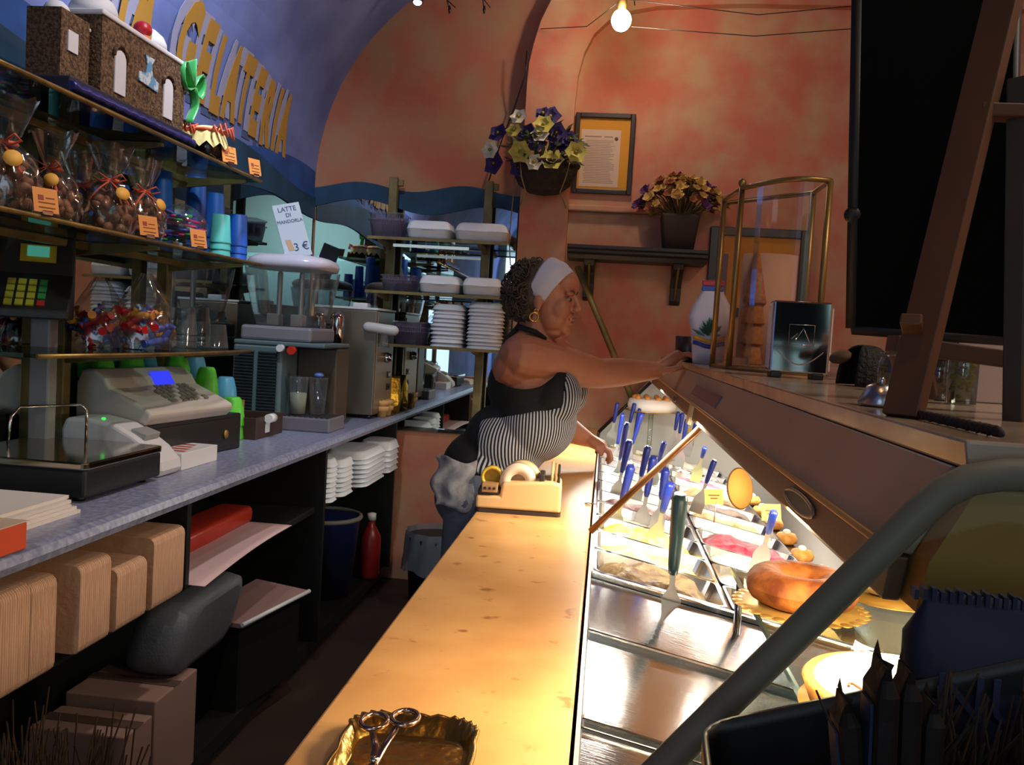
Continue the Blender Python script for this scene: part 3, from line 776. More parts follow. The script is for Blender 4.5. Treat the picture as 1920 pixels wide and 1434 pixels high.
for k, z in enumerate((.2, .135)):
    f = MB().bb(.124, .129, .07, .125, z, z + .035).build('switch_plate', BLACKP, t, bevel=.002)
    MB().bb(.129, .134, .085, .11, z + .01, z + .026).build('rocker', WHITEP if k == 0 else BLACKP, f)
lo_ = Vector((-1.27, 4.42, ZC)); lp_ = at(690, 613, y=4.22) - lo_; lq_ = at(738, 620, y=4.22) - lo_
lv = MB(); lv.cap(lp_, lq_, .026, .026, 12); lv.cap((lp_ + lq_) / 2, (lp_ + lq_) / 2 + Vector((0, .06, 0)), .012, .012, 10)
lv.build('press_lever', mat('lever_white', (206, 206, 204), .4), t)
MB().lathe([(.03, -.09), (.02, -.06), (.02, -.02)], 16, Matrix.Translation((lp_ + lq_) / 2 + Vector((.02, 0, 0)))).build('press_cup', CLEAR, t)
for k in range(6):
    MB().bb(-.14, -.06, -.1745, -.17, .35 + k * .022, .36 + k * .022).build('vent_slot', BLACKP, t)
# gold bag and wafer cups
t = thing('foil_bag', 'gold foil coffee bag at the far end of the worktop', 'bag', (-1.175, 4.64, ZC), .5)
loft(MB(), [[(x, y, z) for x, y in rrect(w, d, min(w, d) * .3)] for z, w, d in ((0, .13, .07), (.05, .14, .08), (.14, .135, .06), (.19, .13, .012), (.205, .13, .01))]).build('pouch', mat('gold_foil', (168, 132, 38), .3, .85, bump=.5, bscale=30), t)
for k, (x, y) in enumerate(((-1.135, 4.48), (-1.14, 4.40))):
    t = thing('wafer_cup_stack', ('stack of tan wafer cups beside the gold foil bag', 'tan wafer cup stack in front of the coffee machine')[k], 'wafer cups', (x, y, ZC))
    for j in range(2):
        MB().lathe([(1e-6, .002 + j * .03), (.022, .002 + j * .03), (.026, .03 + j * .03), (.036, .034 + j * .03), (.038, .058 + j * .03), (.032, .058 + j * .03), (.02, .01 + j * .03)], 18).build('wafer_cup', mat('wafer_tan', (206, 158, 98), .8), t)
# papers, red box on near worktop
t = thing('paper_stack', 'stack of white wrapping sheets on the worktop in front of the scale', 'paper', (-1.36, 1.68, ZC))
for k in range(5):
    MB().box((.01 * math.sin(k * 3), .01 * math.cos(k * 5), .004 + .008 * k), (.36 - .01 * k, .34, .0075), .03 * math.sin(k * 2.3)).build('sheet', mat('wrapping_white', (212, 204, 200), .7), t)
t = thing('orange_carton', 'orange red carton overhanging the worktop edge near the papers', 'box', (-1.19, at(4, 1030, x=-1.10).y, ZC))
MB().bb(-.1, .1, -.07, .055, 0, .052).build('carton_body', mat('carton_red', (206, 76, 40), .55), t, bevel=.002)
MB().bb(-.08, .1, -.07, .06, .0525, .0545).build('carton_flap', mat('carton_pale', (214, 190, 170), .6), t)

# ================================================================== under the worktop
KRAFT = mat('kraft_board', (190, 152, 126), .9, col2=(176, 136, 112), scale=14, stretch=(1, 14, 1), bump=.2, bscale=60)
def pack(pa, pb, ztop, zbot, lab, dep=.26, xf=-1.10, n=15):
    y0 = at(pa[0], pa[1], x=xf).y; y1 = at(pb[0], pb[1], x=xf).y
    t = thing('tray_pack', lab, 'cardboard trays', (xf - dep / 2, (y0 + y1) / 2, zbot), 0, 'packs of cardboard trays under the worktop')
    W = y1 - y0; h = ztop - zbot
    for k in range(n):
        a = -W / 2 + W * k / n; b = a + W / n * .9
        o_ = rrect(dep, h, .02, 3)
        o2 = rrect(dep - .005, h - .005, .018, 3)
        loft(MB(), [[(x, a, z + h / 2) for x, z in o2], [(x, a + (b - a) * .4, z + h / 2) for x, z in o_], [(x, b, z + h / 2) for x, z in o_]], False).build('tray', KRAFT, t)
    return t
pack((288, 1100), (344, 1080), .852, .661, 'tallest pack of tan cardboard trays against the black partition', .28)
pack((220, 1150), (274, 1120), .815, .661, 'lower pack of tan cardboard trays, next to the tallest one', .24)
pack((150, 1180), (205, 1170), .862, .661, 'pack of tan cardboard trays standing proud, third from the partition', .26)
pack((58, 1200), (104, 1190), .868, .661, 'pack of tan cardboard trays, fourth from the partition', .22)
pack((-10, 1200), (55, 1200), .872, .661, 'pack of tan cardboard trays cut by the picture edge', .22)
# red packet and pale paper sheet
t = thing('red_packet', 'long red packet lying at the back of the shelf behind the paper sheet', 'packet', (-1.33, 2.72, .662), .0)
loft(MB(), [[(x, y, z + .035) for x, z in rrect(w, h, .016)] for y, w, h in ((-.36, .10, .03), (-.33, .14, .06), (.0, .145, .064), (.34, .13, .06), (.38, .10, .03))]).build('wrapper', mat('red_wrapper', (172, 48, 32), .35, bump=.3, bscale=20), t)
t = thing('paper_sheet', 'pale pink paper sheet lying over the shelf edge under the worktop', 'paper', (-1.21, 2.68, .662))
MB().grid(18, 10, lambda u, v: (-.16 + .30 * v - .04 * u, -.40 + .78 * u, .004 + .022 * max(0, .25 - v) * 4 * max(0, 1 - u * 1.2) + .012 * math.sin(u * 3) * v)).build('sheet', mat('pink_paper', (206, 176, 180), .8), t, solid=.002)
# grey seat cushion leaning on the cartons
t = thing('seat_cushion', 'dark grey rounded seat cushion lying on the low cartons under the shelf', 'cushion', at(352, 1162, x=-1.21))
rings = []
for k, (u, s) in enumerate(((-.15, .7), (-.13, .93), (-.05, 1.0), (.06, 1.0), (.13, .95), (.15, .75))):
    rings.append([(u * .55 + .22 * z, y * s, z * s) for y, z in rrect(.42, .235, .085, 6)])
loft(MB(), rings).build('padding', mat('grey_leatherette', (98, 102, 112), .6, bump=.15, bscale=120), t)
cush_z = t.location.z - .1175
# cartons on the plinth
CB = mat('dull_carton', (140, 110, 98), .8)
for i, (px, py, px2, zt, lab) in enumerate(((235, 1330, 288, .30, 'dull brown carton low in the cupboard beside the straw'), (292, 1290, 370, .33, 'dull brown carton low in the cupboard under the grey cushion'))):
    y0 = at(px, py, x=-1.14).y; y1 = at(px2, py, x=-1.14).y; zt = cush_z - (.03 if i == 0 else .0)
    t = thing('carton', lab, 'box', (-1.28, (y0 + y1) / 2, .09), 0, 'cartons in the low cupboard')
    MB().bb(-.12, .14, -(y1 - y0) / 2 + .004, (y1 - y0) / 2 - .004, 0, zt - .09).build('carton_body', CB, t, bevel=.004)
    MB().bb(-.12, .142, -.02, .02, zt - .0895, zt - .088).build('tape_strip', mat('dull_tape', (86, 66, 58), .5), t)
t = thing('flat_carton', 'flat pinkish carton with a white edge on the cupboard floor', 'box', (-1.2, 2.98, .09), .0)
MB().prism([(-.14, -.24), (.06, -.26), (.14, .16), (-.1, .24)], .30, .315, 'z').build('carton_lid', mat('pink_carton', (146, 112, 112), .8), t)
MB().prism([(-.13, -.23), (.04, -.24), (.11, .15), (-.09, .22)], 0, .30, 'z').build('carton_body', BLACKB, t)
MB().tube([(.06, -.262, .312), (.142, .16, .312)], .008, 6).build('white_edge', WHITEP, t)
# foam tray stacks
def tray_mesh(w, d, h=.03):
    r = []
    for z, k in ((0, 1.0), (.003, 1.0), (.006, .955), (h * .8, .86), (h, .78)):
        r.append([(x, y, z) for x, y in rrect(w * k, d * k, min(w, d) * .28 * k, 4)])
    return loft(MB(), r, True)
def tray_stack(x, y, z0, w, d, n, step, base_lab, group, h=.034, rz=0):
    first = None
    for k in range(n):
        lab = '%s foam tray %s' % (ORDT[n - 1 - k], base_lab)
        if first is None:
            first = tray_mesh(w, d, h).build('foam_tray', FOAM, None, (x, y, z0)); first.rotation_euler.z = rz
            o = first
        else:
            o = first.copy(); COL.objects.link(o); o.location = (x + random.uniform(-.003, .003), y + random.uniform(-.003, .003), z0 + k * step); o.rotation_euler.z = rz + random.uniform(-.02, .02)
        tag(o, lab, 'foam tray', group)
ZS = .6605
tray_stack(-1.20, 3.58, ZS, .17, .13, 8, .0215, 'in the near narrow stack under the worktop', 'foam tray stack under the worktop, near', rz=.05)
tray_stack(-1.19, 3.76, ZS, .17, .20, 7, .0215, 'in the second stack under the worktop', 'foam tray stack under the worktop, second')
tray_stack(-1.19, 4.13, ZS, .22, .42, 7, .0215, 'in the wide oval stack under the worktop', 'foam tray stack under the worktop, wide')
tray_stack(-1.17, 4.49, ZS, .18, .26, 5, .029, 'in the stack nearest the back wall, under the worktop', 'foam tray stack under the worktop, far', h=.045)
# blue buckets
t = thing('blue_bucket', 'dark blue bucket with a pale rim in the cupboard under the foam trays', 'bucket', (-1.32, 4.1, .09))
MB().lathe([(.14, 0), (.17, .36), (.178, .37), (.178, .385), (.165, .385)], 28).build('bucket_wall', mat('bucket_blue', (24, 34, 84), .45), t)
MB().torus(.174, .012, 28, 8, trn(0, 0, .385)).build('rim', mat('bucket_rim', (120, 118, 112), .5), t)
t = thing('red_bottle', 'red detergent bottle standing beside the blue bucket', 'bottle', (-1.17, 4.42, .09))
MB().lathe([(.05, 0), (.055, .02), (.055, .22), (.03, .27), (.02, .28), (.02, .31)], 20).build('bottle_body', mat('bottle_red', (130, 26, 26), .35), t)
MB().lathe([(.024, .31), (.024, .345), (1e-6, .35)], 16).build('cap', WHITEP, t)
# straw bundle
t = thing('straw_bundle', 'loose bundle of brown straw on the floor in the near corner', 'straw', (-1.0, 1.47, 0))
sb = MB(); rn = random.Random(11)
for i in range(340):
    a = rn.uniform(0, 2 * PI); r = rn.uniform(0, .13)
    b = Vector((r * math.cos(a), r * math.sin(a) * 1.3, rn.uniform(0, .06)))
    e = b + Vector((rn.uniform(-.12, .12), rn.uniform(-.12, .12), rn.uniform(.42, .60)))
    sb.tube([b, (b + e) / 2 + Vector((rn.uniform(-.03, .03), rn.uniform(-.03, .03), 0)), e], .0022, 3, caps=False)
tag(sb.build('stalks', mat('straw_brown', (66, 42, 20), .95), t), kind='stuff')
MB().torus(.12, .012, 24, 6, trn(0, 0, .28) @ Matrix.Scale(1.2, 4, (0, 1, 0))).build('tie', mat('straw_tie', (90, 60, 30), .9), t)
# waste bin with bag
t = thing('waste_bin', 'waste bin lined with a pale translucent bag by the back wall', 'bin', (-.80, 4.32, 0))
MB().lathe([(.12, 0), (.15, .36), (.15, .37)], 24).build('bin_wall', mat('bin_dark', (26, 26, 28), .5), t)
MB().grid(36, 8, lambda u, v: ((.152 + .012 * v + .008 * math.sin(11 * 2 * PI * u + 3 * v)) * math.cos(2 * PI * u), (.152 + .012 * v + .008 * math.sin(11 * 2 * PI * u + 3 * v)) * math.sin(2 * PI * u), .40 - .2 * v + .012 * math.sin(5 * 2 * PI * u) * v)).build('bag_liner', glass('bag_film', (200, 210, 220), .1, .3, .35, (150, 160, 172)), t)
# ================================================================== shelves over the back mirror
t = thing('wall_shelf_unit', 'three glass shelves on two olive posts in front of the back mirror', 'shelf', (-.94, 4.66, .9))
B1, B2, B3 = 1.885, 1.607, 1.335
for x in (-1.205, -.68):
    MB().bb(x + .94 - .022, x + .94 + .022, -.02, .02, .0, 1.335).build('post', OLIVE, t, bevel=.003)
    MB().bb(x + .94 + .022, x + .94 + .05, -.0, .02, 1.29, 1.325).build('wall_lug', OLIVE, t, bevel=.003)
for z in (B1, B2, B3):
    s_ = MB().bb(-.32, .41, -.27, .03, z - .9 - .01, z - .9).build('shelf', SHELFG, t, bevel=.002)
    MB().bb(-.32, .41, -.275, -.268, z - .9 - .014, z - .9 + .001).build('edge_trim', OLIVE, s_)
    for x in (-.265, .26):
        MB().prism([(.02, z - .9 - .05), (.02, z - .9 - .011), (-.25, z - .9 - .011), (-.25, z - .9 - .022)], x - .008, x + .008, 'x').build('bracket', OLIVE, t)
    if z > 1.8:
        MB().tube([(-.2, -.20, z - .9 - .035), (.2, -.20, z - .9 - .035)], .008, 8).build('tube_lamp', mat('strip_lamp_cold', (200, 215, 220), .3, emit=.5), t)

def clamshell(px0, px1, z, lab, y=4.50, h=.095, m=FOAM, group='white foam boxes on the back shelves', dd=.2):
    x0 = at(px0, 480, y=y - .1).x; x1 = at(px1, 480, y=y - .1).x
    W = x1 - x0
    t = thing('foam_box', lab, 'foam box', ((x0 + x1) / 2, y, z), 0, group)
    def rr_(k, zz, dx=0): return [(x, yy, zz) for x, yy in rrect(W * k, dd * k, .03, 4)]
    loft(MB(), [rr_(.82, 0.001), rr_(.94, .012), rr_(.985, h * .52), rr_(1.0, h * .53)]).build('box_base', m, t)
    loft(MB(), [rr_(1.0, h * .54), rr_(.985, h * .56), rr_(.93, h * .8), rr_(.86, h * .94), rr_(.78, h)]).build('lid', m, t)
    MB().bb(-.03, .03, -dd / 2 - .006, -dd / 2 + .004, h * .5, h * .57).build('tab', m, t, bevel=.002)
clamshell(757, 842, B1, 'white foam box on the top back shelf between clear tubs and post')
clamshell(848, 950, B1, 'white foam box on the top back shelf, next to the pillar')
clamshell(786, 864, B2, 'white foam box on the middle back shelf, first past the clear tubs')
clamshell(868, 942, B2, 'white foam box on the middle back shelf, next to the pillar')
TUB = glass('ribbed_tub', (214, 210, 224), .1, .12, .22, (178, 170, 190))
def tubstack(px0, px1, z, h, n, lab, y=4.50):
    x0 = at(px0, 480, y=y - .1).x; x1 = at(px1, 480, y=y - .1).x
    W = x1 - x0
    t = thing('clear_tub_stack', lab, 'plastic tubs', ((x0 + x1) / 2, y, z), 0, 'clear plastic tubs on the back shelves')
    hs = h / (1 + .35 * (n - 1))
    for k in range(n):
        a = .001 + k * hs * .35
        loft(MB(), [[(x, yy, zz) for x, yy in rrect(W * q, .2 * q, .03, 4)] for zz, q in ((a, .8), (a + hs * .9, .93), (a + hs * .91, .99), (a + hs, 1.0))], True, True, False).build('tub', TUB, t)
    rb = MB()
    for k in range(16):
        rb.bb(-W * .36 + k * W * .048, -W * .36 + k * W * .048 + .003, -.094, -.091, h * .5, h * .93)
    rb.build('ribs', TUB, t)
tubstack(684, 754, B1, .125, 2, 'stack of clear ribbed tubs at the open end of the top back shelf')
tubstack(712, 782, B2, .085, 2, 'clear tubs at the open end of the middle back shelf')
tubstack(740, 804, B3, .12, 3, 'clear tubs on the lowest back shelf beside the foam trays')
def stack_back(px0, px1, z, n, step, lab, group):
    y = 4.52
    x0 = at(px0, 600, y=y - .1).x; x1 = at(px1, 600, y=y - .1).x
    first = None
    for k in range(n):
        if first is None:
            first = o = tray_mesh(x1 - x0, .22, .032).build('foam_tray', FOAM, None, ((x0 + x1) / 2, y, z + .0005))
        else:
            o = first.copy(); COL.objects.link(o)
            o.location = ((x0 + x1) / 2 + random.uniform(-.003, .003), y + random.uniform(-.004, .004), z + .0005 + k * step)
            o.rotation_euler.z = random.uniform(-.02, .02)
        tag(o, '%s foam tray in the %s' % (ORDT[n - 1 - k], lab), 'foam tray', group)
stack_back(806, 868, B3, 10, .0212, 'shorter stack on the lowest back shelf', 'foam trays on the lowest back shelf, shorter stack')
stack_back(874, 940, B3, 12, .0192, 'taller stack on the lowest back shelf', 'foam trays on the lowest back shelf, taller stack')

# ================================================================== on the back wall
# hanging basket of silk flowers
WICK = mat('dark_wicker', (52, 34, 24), .85, col2=(32, 22, 16), scale=60, bump=.8, bscale=70)
def petal_flower(mb, c, r, nrm, n=6, cup=.35):
    """n petals of four faces each"""
    Q = Vector(nrm).normalized().to_track_quat('Z', 'Y').to_matrix().to_4x4(); T = Matrix.Translation(c) @ Q
    for k in range(n):
        a = 2 * PI * k / n; w = 2 * PI / n * .50
        p = [(0, 0, 0), (r * .78 * math.cos(a - w), r * .78 * math.sin(a - w), r * cup * .7), (r * math.cos(a), r * math.sin(a), r * cup), (r * .78 * math.cos(a + w), r * .78 * math.sin(a + w), r * cup * .7), (r * .55 * math.cos(a), r * .55 * math.sin(a), r * cup * .25)]
        mb.add(p, [(0, 1, 4), (1, 2, 4), (2, 3, 4), (3, 0, 4)], True, T)
FLW = mat('cream_petal', (222, 216, 190), .7); FLY = mat('yellow_petal', (190, 178, 86), .7); FLP = mat('purple_petal', (54, 40, 98), .75)
LEAF = mat('silk_leaf', (52, 66, 34), .7); CENT = mat('flower_centre', (150, 130, 40), .8)
bc = at(1022, 318, y=4.50)
t = thing('hanging_basket', 'hanging wicker basket of white, yellow and purple silk flowers on the pillar', 'flower basket', bc)

MB().lathe([(1e-6, -.135), (.08, -.122), (.135, -.08), (.165, -.02), (.172, .02), (.164, .025)], 26, sy=.75).build('basket', WICK, t)
MB().torus(.17, .012, 30, 8, trn(0, 0, .022) @ Matrix.Scale(.75, 4, (0, 1, 0))).build('rim', WICK, t)
rn = random.Random(21)
flowers = [(345, 150, .042, FLW), (490, 270, .044, FLW), (450, 460, .042, FLW), (150, 375, .045, FLW), (515, 205, .05, FLY), (355, 385, .055, FLY), (570, 450, .058, FLY), (735, 390, .052, FLY), (310, 245, .04, FLY),
           (205, 265, .05, FLP), (180, 470, .058, FLP), (350, 500, .05, FLP), (560, 150, .055, FLP), (600, 260, .055, FLP), (620, 340, .06, FLP), (400, 260, .05, FLP), (510, 130, .04, FLP), (470, 340, .05, FLP), (690, 300, .04, FLP)]
for zx, zy, r, m in flowers:
    px, py = 880 + zx * 520 / 1920, 180 + zy * 380 / 1403
    p = at(px, py, y=(4.44 if m is FLP else 4.36) + rn.uniform(-.03, .03)) - bc
    q = MB(); nr = (p.x * 1.2, -.6 + rn.uniform(-.2, .1), p.z * .6 + rn.uniform(-.2, .3))
    petal_flower(q, p, r * 1.12, nr, 6 if m is not FLP else 5, .3); petal_flower(q, p + Vector(nr).normalized() * .006, r * .6, nr, 5, .8)
    f = q.build('flower', m, t, recalc=False)
    MB().ell(p + Vector(nr).normalized() * .014, (.009, .009, .009), 8, 5).build('flower_centre', CENT, f)
lf = MB()
for i in range(150):
    a = rn.uniform(0, 2 * PI); r = rn.uniform(.03, .19); z = rn.uniform(.0, .22) * (1 - r * 2.4) + .02
    c = Vector((r * math.cos(a), r * math.sin(a) * .6 - .03, z)); d = Vector((math.cos(a), math.sin(a) * .6 - .3, rn.uniform(-.6, .9))).normalized(); s_ = d.orthogonal().normalized()
    L = rn.uniform(.04, .08)
    lf.add([c, c + d * L * .5 + s_ * L * .2, c + d * L, c + d * L * .5 - s_ * L * .2], [(0, 1, 2, 3)], True)
tag(lf.build('leaves', LEAF, t, recalc=False), kind='stuff')
st = MB()
for sx in (-.12, .13):
    st.tube([(sx, -.1, .02), (sx * .9, -.13, -.06), (sx * .7, -.1, -.13), (sx * .95, -.05, -.2)], .003, 5)
st.tube([(-.15, -.02, .02), (-.16, .0, -.22), (-.165, .0, -.36), (-.15, .0, -.5)], .003, 5)
st.build('raffia_strands', mat('raffia', (140, 122, 70), .9), t)
st = MB(); st.tube([(0, .1, .33), (-.1, .05, .15), (-.14, .0, .02)], .002, 5); st.tube([(0, .1, .33), (.1, .05, .15), (.14, .0, .02)], .002, 5)
st.build('hanger_wire', BLACKP, t)
MB().tube([(0, .14, .335), (0, .095, .335), (0, .09, .342)], .003, 6).build('wall_hook', BLACKP, t)
# loose cable beside the pillar
t_ = MB().tube([at(988, 95, y=4.62), at(985, 140, y=4.62), at(965, 200, y=4.70), at(940, 265, y=4.73), at(916, 340, y=4.72)], .004, 6).build('wall_cable', BLACKP)
tag(t_, 'thin black cable running down the left edge of the pillar', 'cable')

# framed notice
PURP = mat('dark_frame', (42, 28, 24), .4)
OCH = mat('ochre_mat', (206, 140, 40), .8)
def frame(c0, c1, c2, lab, paper, y=4.70, nm='framed_notice', fw=.025):
    p0 = at(*c0, y=y); p1 = at(*c1, y=y); p2 = at(*c2, y=y)
    w = (p1 - p0).length; h = (p2 - p0).length
    t = thing(nm, lab, 'frame', ((p0.x + p1.x + 2 * p2.x) / 4 + (p1.x - p0.x) / 4, y, p2.z))
    x0, x1 = -w / 2, w / 2
    for a, b, c, d in ((x0, x0 + fw, 0, h), (x1 - fw, x1, 0, h), (x0 + fw, x1 - fw, h - fw, h), (x0 + fw, x1 - fw, 0, fw)):
        MB().bb(a, b, -.025, -.001, c, d).build('frame_rail', PURP, t, bevel=.004)
    MB().bb(x0 + fw, x1 - fw, -.008, -.002, fw, h - fw).build('mount', OCH, t)
    paper(t, w, h)
    return t
PAP = mat('notice_paper', (206, 178, 158), .8)
def paper1(t, w, h):
    MB().bb(-w * .39, w * .27, -.0095, -.008, h * .09, h * .8).build('paper', PAP, t)
    q = MB()
    rn = random.Random(3)
    q.bb(-w * .33, -w * .05, -.0100, -.0095, h * .705, h * .72); q.bb(-w * .0, w * .14, -.0100, -.0095, h * .705, h * .72)
    for k in range(26):
        a = rn.uniform(.3, .33)
        q.bb(-w * a, w * rn.uniform(.1, .2), -.0100, -.0095, h * (.66 - k * .021), h * (.667 - k * .021))
    q.build('text_lines', mat('faded_ink', (150, 124, 116), .8), t)
    MB().lathe([(1e-6, 0), (.010, 0), (.010, .001), (1e-6, .001)], 14, trn(w * .2, -.0095, h * .69) @ rot('X', PI / 2)).build('round_stamp', mat('stamp_brown', (110, 80, 74), .8), t)
frame((1080, 212), (1192, 214), (1072, 362), 'dark framed notice on an ochre mount, high on the orange wall', paper1)
def paper2(t, w, h):
    MB().bb(-w * .42, -w * .3, -.012, -.008, h * .1, h * .7).build('side_strip', mat('strip_grey', (96, 90, 110), .6), t)
frame((1335, 425), (1520, 445), (1318, 590), 'ochre picture in a dark purple frame behind the cone cabinet', paper2, fw=.045, nm='framed_picture')

# dark wooden wall shelf with two corbels
t = thing('wall_shelf', 'dark wooden moulded wall shelf on two corbels under the framed notice', 'shelf', (.12, 4.70, 1.835))
MB().prism([(-.001, .0), (-.2, .0), (-.21, .02), (-.235, .03), (-.235, .042), (-.25, .05), (-.25, .066), (-.001, .066)], -.35, .36, 'x').build('shelf_board', DARKW, t)
for x in (-.235, .225):
    MB().prism([(-.001, .0), (-.17, .0), (-.16, -.03), (-.09, -.06), (-.05, -.12), (-.04, -.19), (-.001, -.21)], x - .028, x + .028, 'x').build('corbel', DARKW, t, bevel=.004)
    MB().tube([(x, -.165, -.02), (x, -.1, -.06), (x, -.055, -.13), (x, -.045, -.18)], .008, 6).build('corbel_moulding', mat('worn_gilt', (110, 92, 46), .5, .4), t)
# pot with dried flowers
pc = at(1285, 466, y=4.55)
t = thing('flower_pot', 'dark square tapered pot of dried yellow and purple flowers on the wall shelf', 'flower pot', (.335, 4.57, 1.9015))
loft(MB(), [[(x, y, z) for x, y in rrect(w, w, .012, 2)] for z, w in ((0, .15), (.17, .19), (.18, .19))]).build('pot', mat('pot_brown', (50, 34, 26), .75), t)
rn = random.Random(8)
stm = MB(); heads = []
for i in range(120):
    a = rn.uniform(0, 2 * PI); r = rn.uniform(0, 1) ** .6
    b = Vector((.05 * math.cos(a) * r, .05 * math.sin(a) * r, .175)); e = Vector((.235 * math.cos(a) * r, .13 * math.sin(a) * r - .01, .36 - .13 * r * r + rn.uniform(-.04, .03)))
    stm.tube([b, (b * .4 + e * .6) + Vector((0, 0, .02)), e], .0022, 4, caps=False); heads.append(e)
tag(stm.build('stems', mat('dry_stem', (110, 86, 44), .9), t), kind='stuff')
HM = [mat('dry_yellow', (200, 160, 84), .85), mat('dry_rust', (150, 84, 50), .85), mat('dry_purple', (92, 44, 96), .85), mat('dry_red', (140, 36, 60), .85)]
for i, e in enumerate(heads):
    q = MB(); k = rn.uniform(.024, .038)
    m_i = 2 if e.x < -.17 or (.1 < e.x < .17 and i % 2) else (3 if e.z > .37 and i % 3 == 0 else (0 if i % 5 < 3 else 1))
    petal_flower(q, e, k, (e.x, e.y - .1, e.z - .1), 5, .5); petal_flower(q, e, k * .7, (e.x, -.3, .1), 4, .9)
    q.build('dried_flower', HM[m_i], t, recalc=False)
# leaning pole
a = at(1082, 500, y=4.55); b = at(1196, 772, y=4.42)
q = MB(); d = (b - a)
q.tube([a, a + d * .5, b], .022, 4, flat=.8)
tag(q.build('leaning_plank', OLIVE), 'olive painted plank leaning on the wall behind the woman', 'plank')
# bulb lamp on wires
lp = at(1165, 38, y=4.25)
t = thing('bulb_lamp', 'glowing bare warm bulb on a thin wire high before the orange wall', 'lamp', lp)
MB().ell((0, 0, 0), (.048, .048, .052), 18, 12).build('bulb', mat('bulb_glow', (255, 214, 150), .3, emit=34), t)
MB().lathe([(.022, .044), (.022, .09), (.008, .1)], 14).build('socket', BRASS, t)
MB().tube([(0, 0, .1), (.05, .05, .14), (.06, .1, .11)], .003, 6).build('lamp_flex', BLACKP, t)
pl_ = lamp('bulb_light', 'POINT', tuple(lp + Vector((0, -.08, 0))), 13, (1.0, .84, .66), shadow_soft_size=.04)
wr = MB(); z1 = lp.z
wr.tube([(-.45, 4.62, z1 + .08), (-.2, 4.4, z1 + .02), (lp.x, lp.y, z1 + .10)], .0022, 5)
wr.tube([(lp.x, lp.y, z1 + .10), (.6, 4.2, z1 + .02), (1.3, 4.0, z1 + .03)], .0022, 5)
wr.tube([(lp.x + .05, lp.y, z1 - .03), (.6, 4.25, z1 - .06), (1.3, 4.1, z1 - .04)], .0022, 5)
tag(wr.build('lamp_wires', BLACKP), 'thin black low voltage wires strung across the top of the orange wall', 'wires')
l2 = at(783, 2, y=4.2)
t = thing('halogen_spot', 'small cold white halogen spot hanging by the blue vault', 'lamp', l2)
MB().ell((0, 0, 0), (.022, .022, .02), 12, 8).build('bulb', mat('halogen_glow', (225, 235, 255), .3, emit=14), t)
MB().lathe([(.028, -.005), (.02, .04), (.006, .05)], 14).build('reflector_cap', BLACKP, t)
MB().tube([(0, 0, .05), (.02, 0, .2), (.0, .0, .5 - 0.0)], .003, 6).build('drop_wire', BLACKP, t)
# fallen twigs of wire at the top edge
for k, (pa, pb, lab) in enumerate((((838, 0), (843, 18), 'dark wire end dangling at the top edge, nearer the halogen spot'), ((905, -4), (908, 18), 'dark wire end dangling at the top edge, nearer the pillar'))):
    A = at(*pa, y=4.4); B = at(*pb, y=4.4)
    q = MB(); q.tube([A + Vector((0, 0, .22)), A, B], .004, 6); q.tube([A, B + Vector((.03, 0, .01))], .003, 5); q.lathe([(.003, -.02), (.009, 0), (.003, .02)], 8, Matrix.Translation(B))
    tag(q.build('dangling_wire', BLACKP), lab, 'wire')

# ================================================================== painted lettering on the blue vault
t = thing('painted_lettering', 'large yellow painted GELATERIA letters with pale side shading on the blue vault', 'lettering', (XL, 3.6, 2.2))
LY = mat('letter_ochre', (172, 126, 46), .8); LV = mat('letter_lilac', (150, 148, 176), .8); LS = mat('letter_shadow', (70, 84, 124), .8)
def vault(y, h, off):
    """h = arc length above z=2.2"""
    if h <= 0: return Vector((XL + off, y, 2.2 + h))
    a = h / vr
    return Vector((vc[0] - (vr - off) * math.cos(a), y, vc[1] + (vr - off) * math.sin(a)))
def wall_letter(ch, y, h0, size, sx):
    me = text_mesh(ch, size, 0, 'CENTER', .022)
    bm = bmesh.new(); bm.from_mesh(me)
    for k in range(-8, 9):
        bmesh.ops.bisect_plane(bm, geom=list(bm.verts) + list(bm.edges) + list(bm.faces), plane_co=(0, k * .03, 0), plane_no=(0, 1, 0))
    bm.to_mesh(me); bm.free()
    def put(me, m, name, dy, dh, off, par, shr=1.0):
        me = me.copy()
        for v in me.vertices:
            u, w_ = v.co.x * sx, v.co.y
            p = vault(y + u + dy, h0 + w_ + dh, off) - Vector((XL, 3.6, 2.2))
            v.co = p
        me.materials.clear(); me.materials.append(m)
        me.polygons.foreach_set('use_smooth', [False] * len(me.polygons))
        o = bpy.data.objects.new(name, me); COL.objects.link(o); o.parent = par
        md = o.modifiers.new('s', 'SOLIDIFY'); md.thickness = .002; md.offset = 0
        return o
    L = put(me, LY, 'letter', 0, 0, .009, t)
    put(me, LV, 'letter_side', -.046, .010, .006, L)
    put(me, LS, 'letter_shadow', -.055, -.022, .003, L)
for ch, y, h0, sz in zip('GELATERIA', (3.18, 3.325, 3.455, 3.585, 3.71, 3.845, 3.98, 4.09, 4.195), (.225, .21, .195, .20, .21, .19, .175, .175, .175), (.44, .41, .40, .40, .37, .39, .39, .38, .38)):
    wall_letter(ch, y, h0, sz, .42)
for ch, y, h0, sz in zip('TA', (2.75, 2.87), (.29, .27), (.38, .38)):
    wall_letter(ch, y, h0, sz, .42)
wall_letter('I', 3.17, .02, .16, .5)
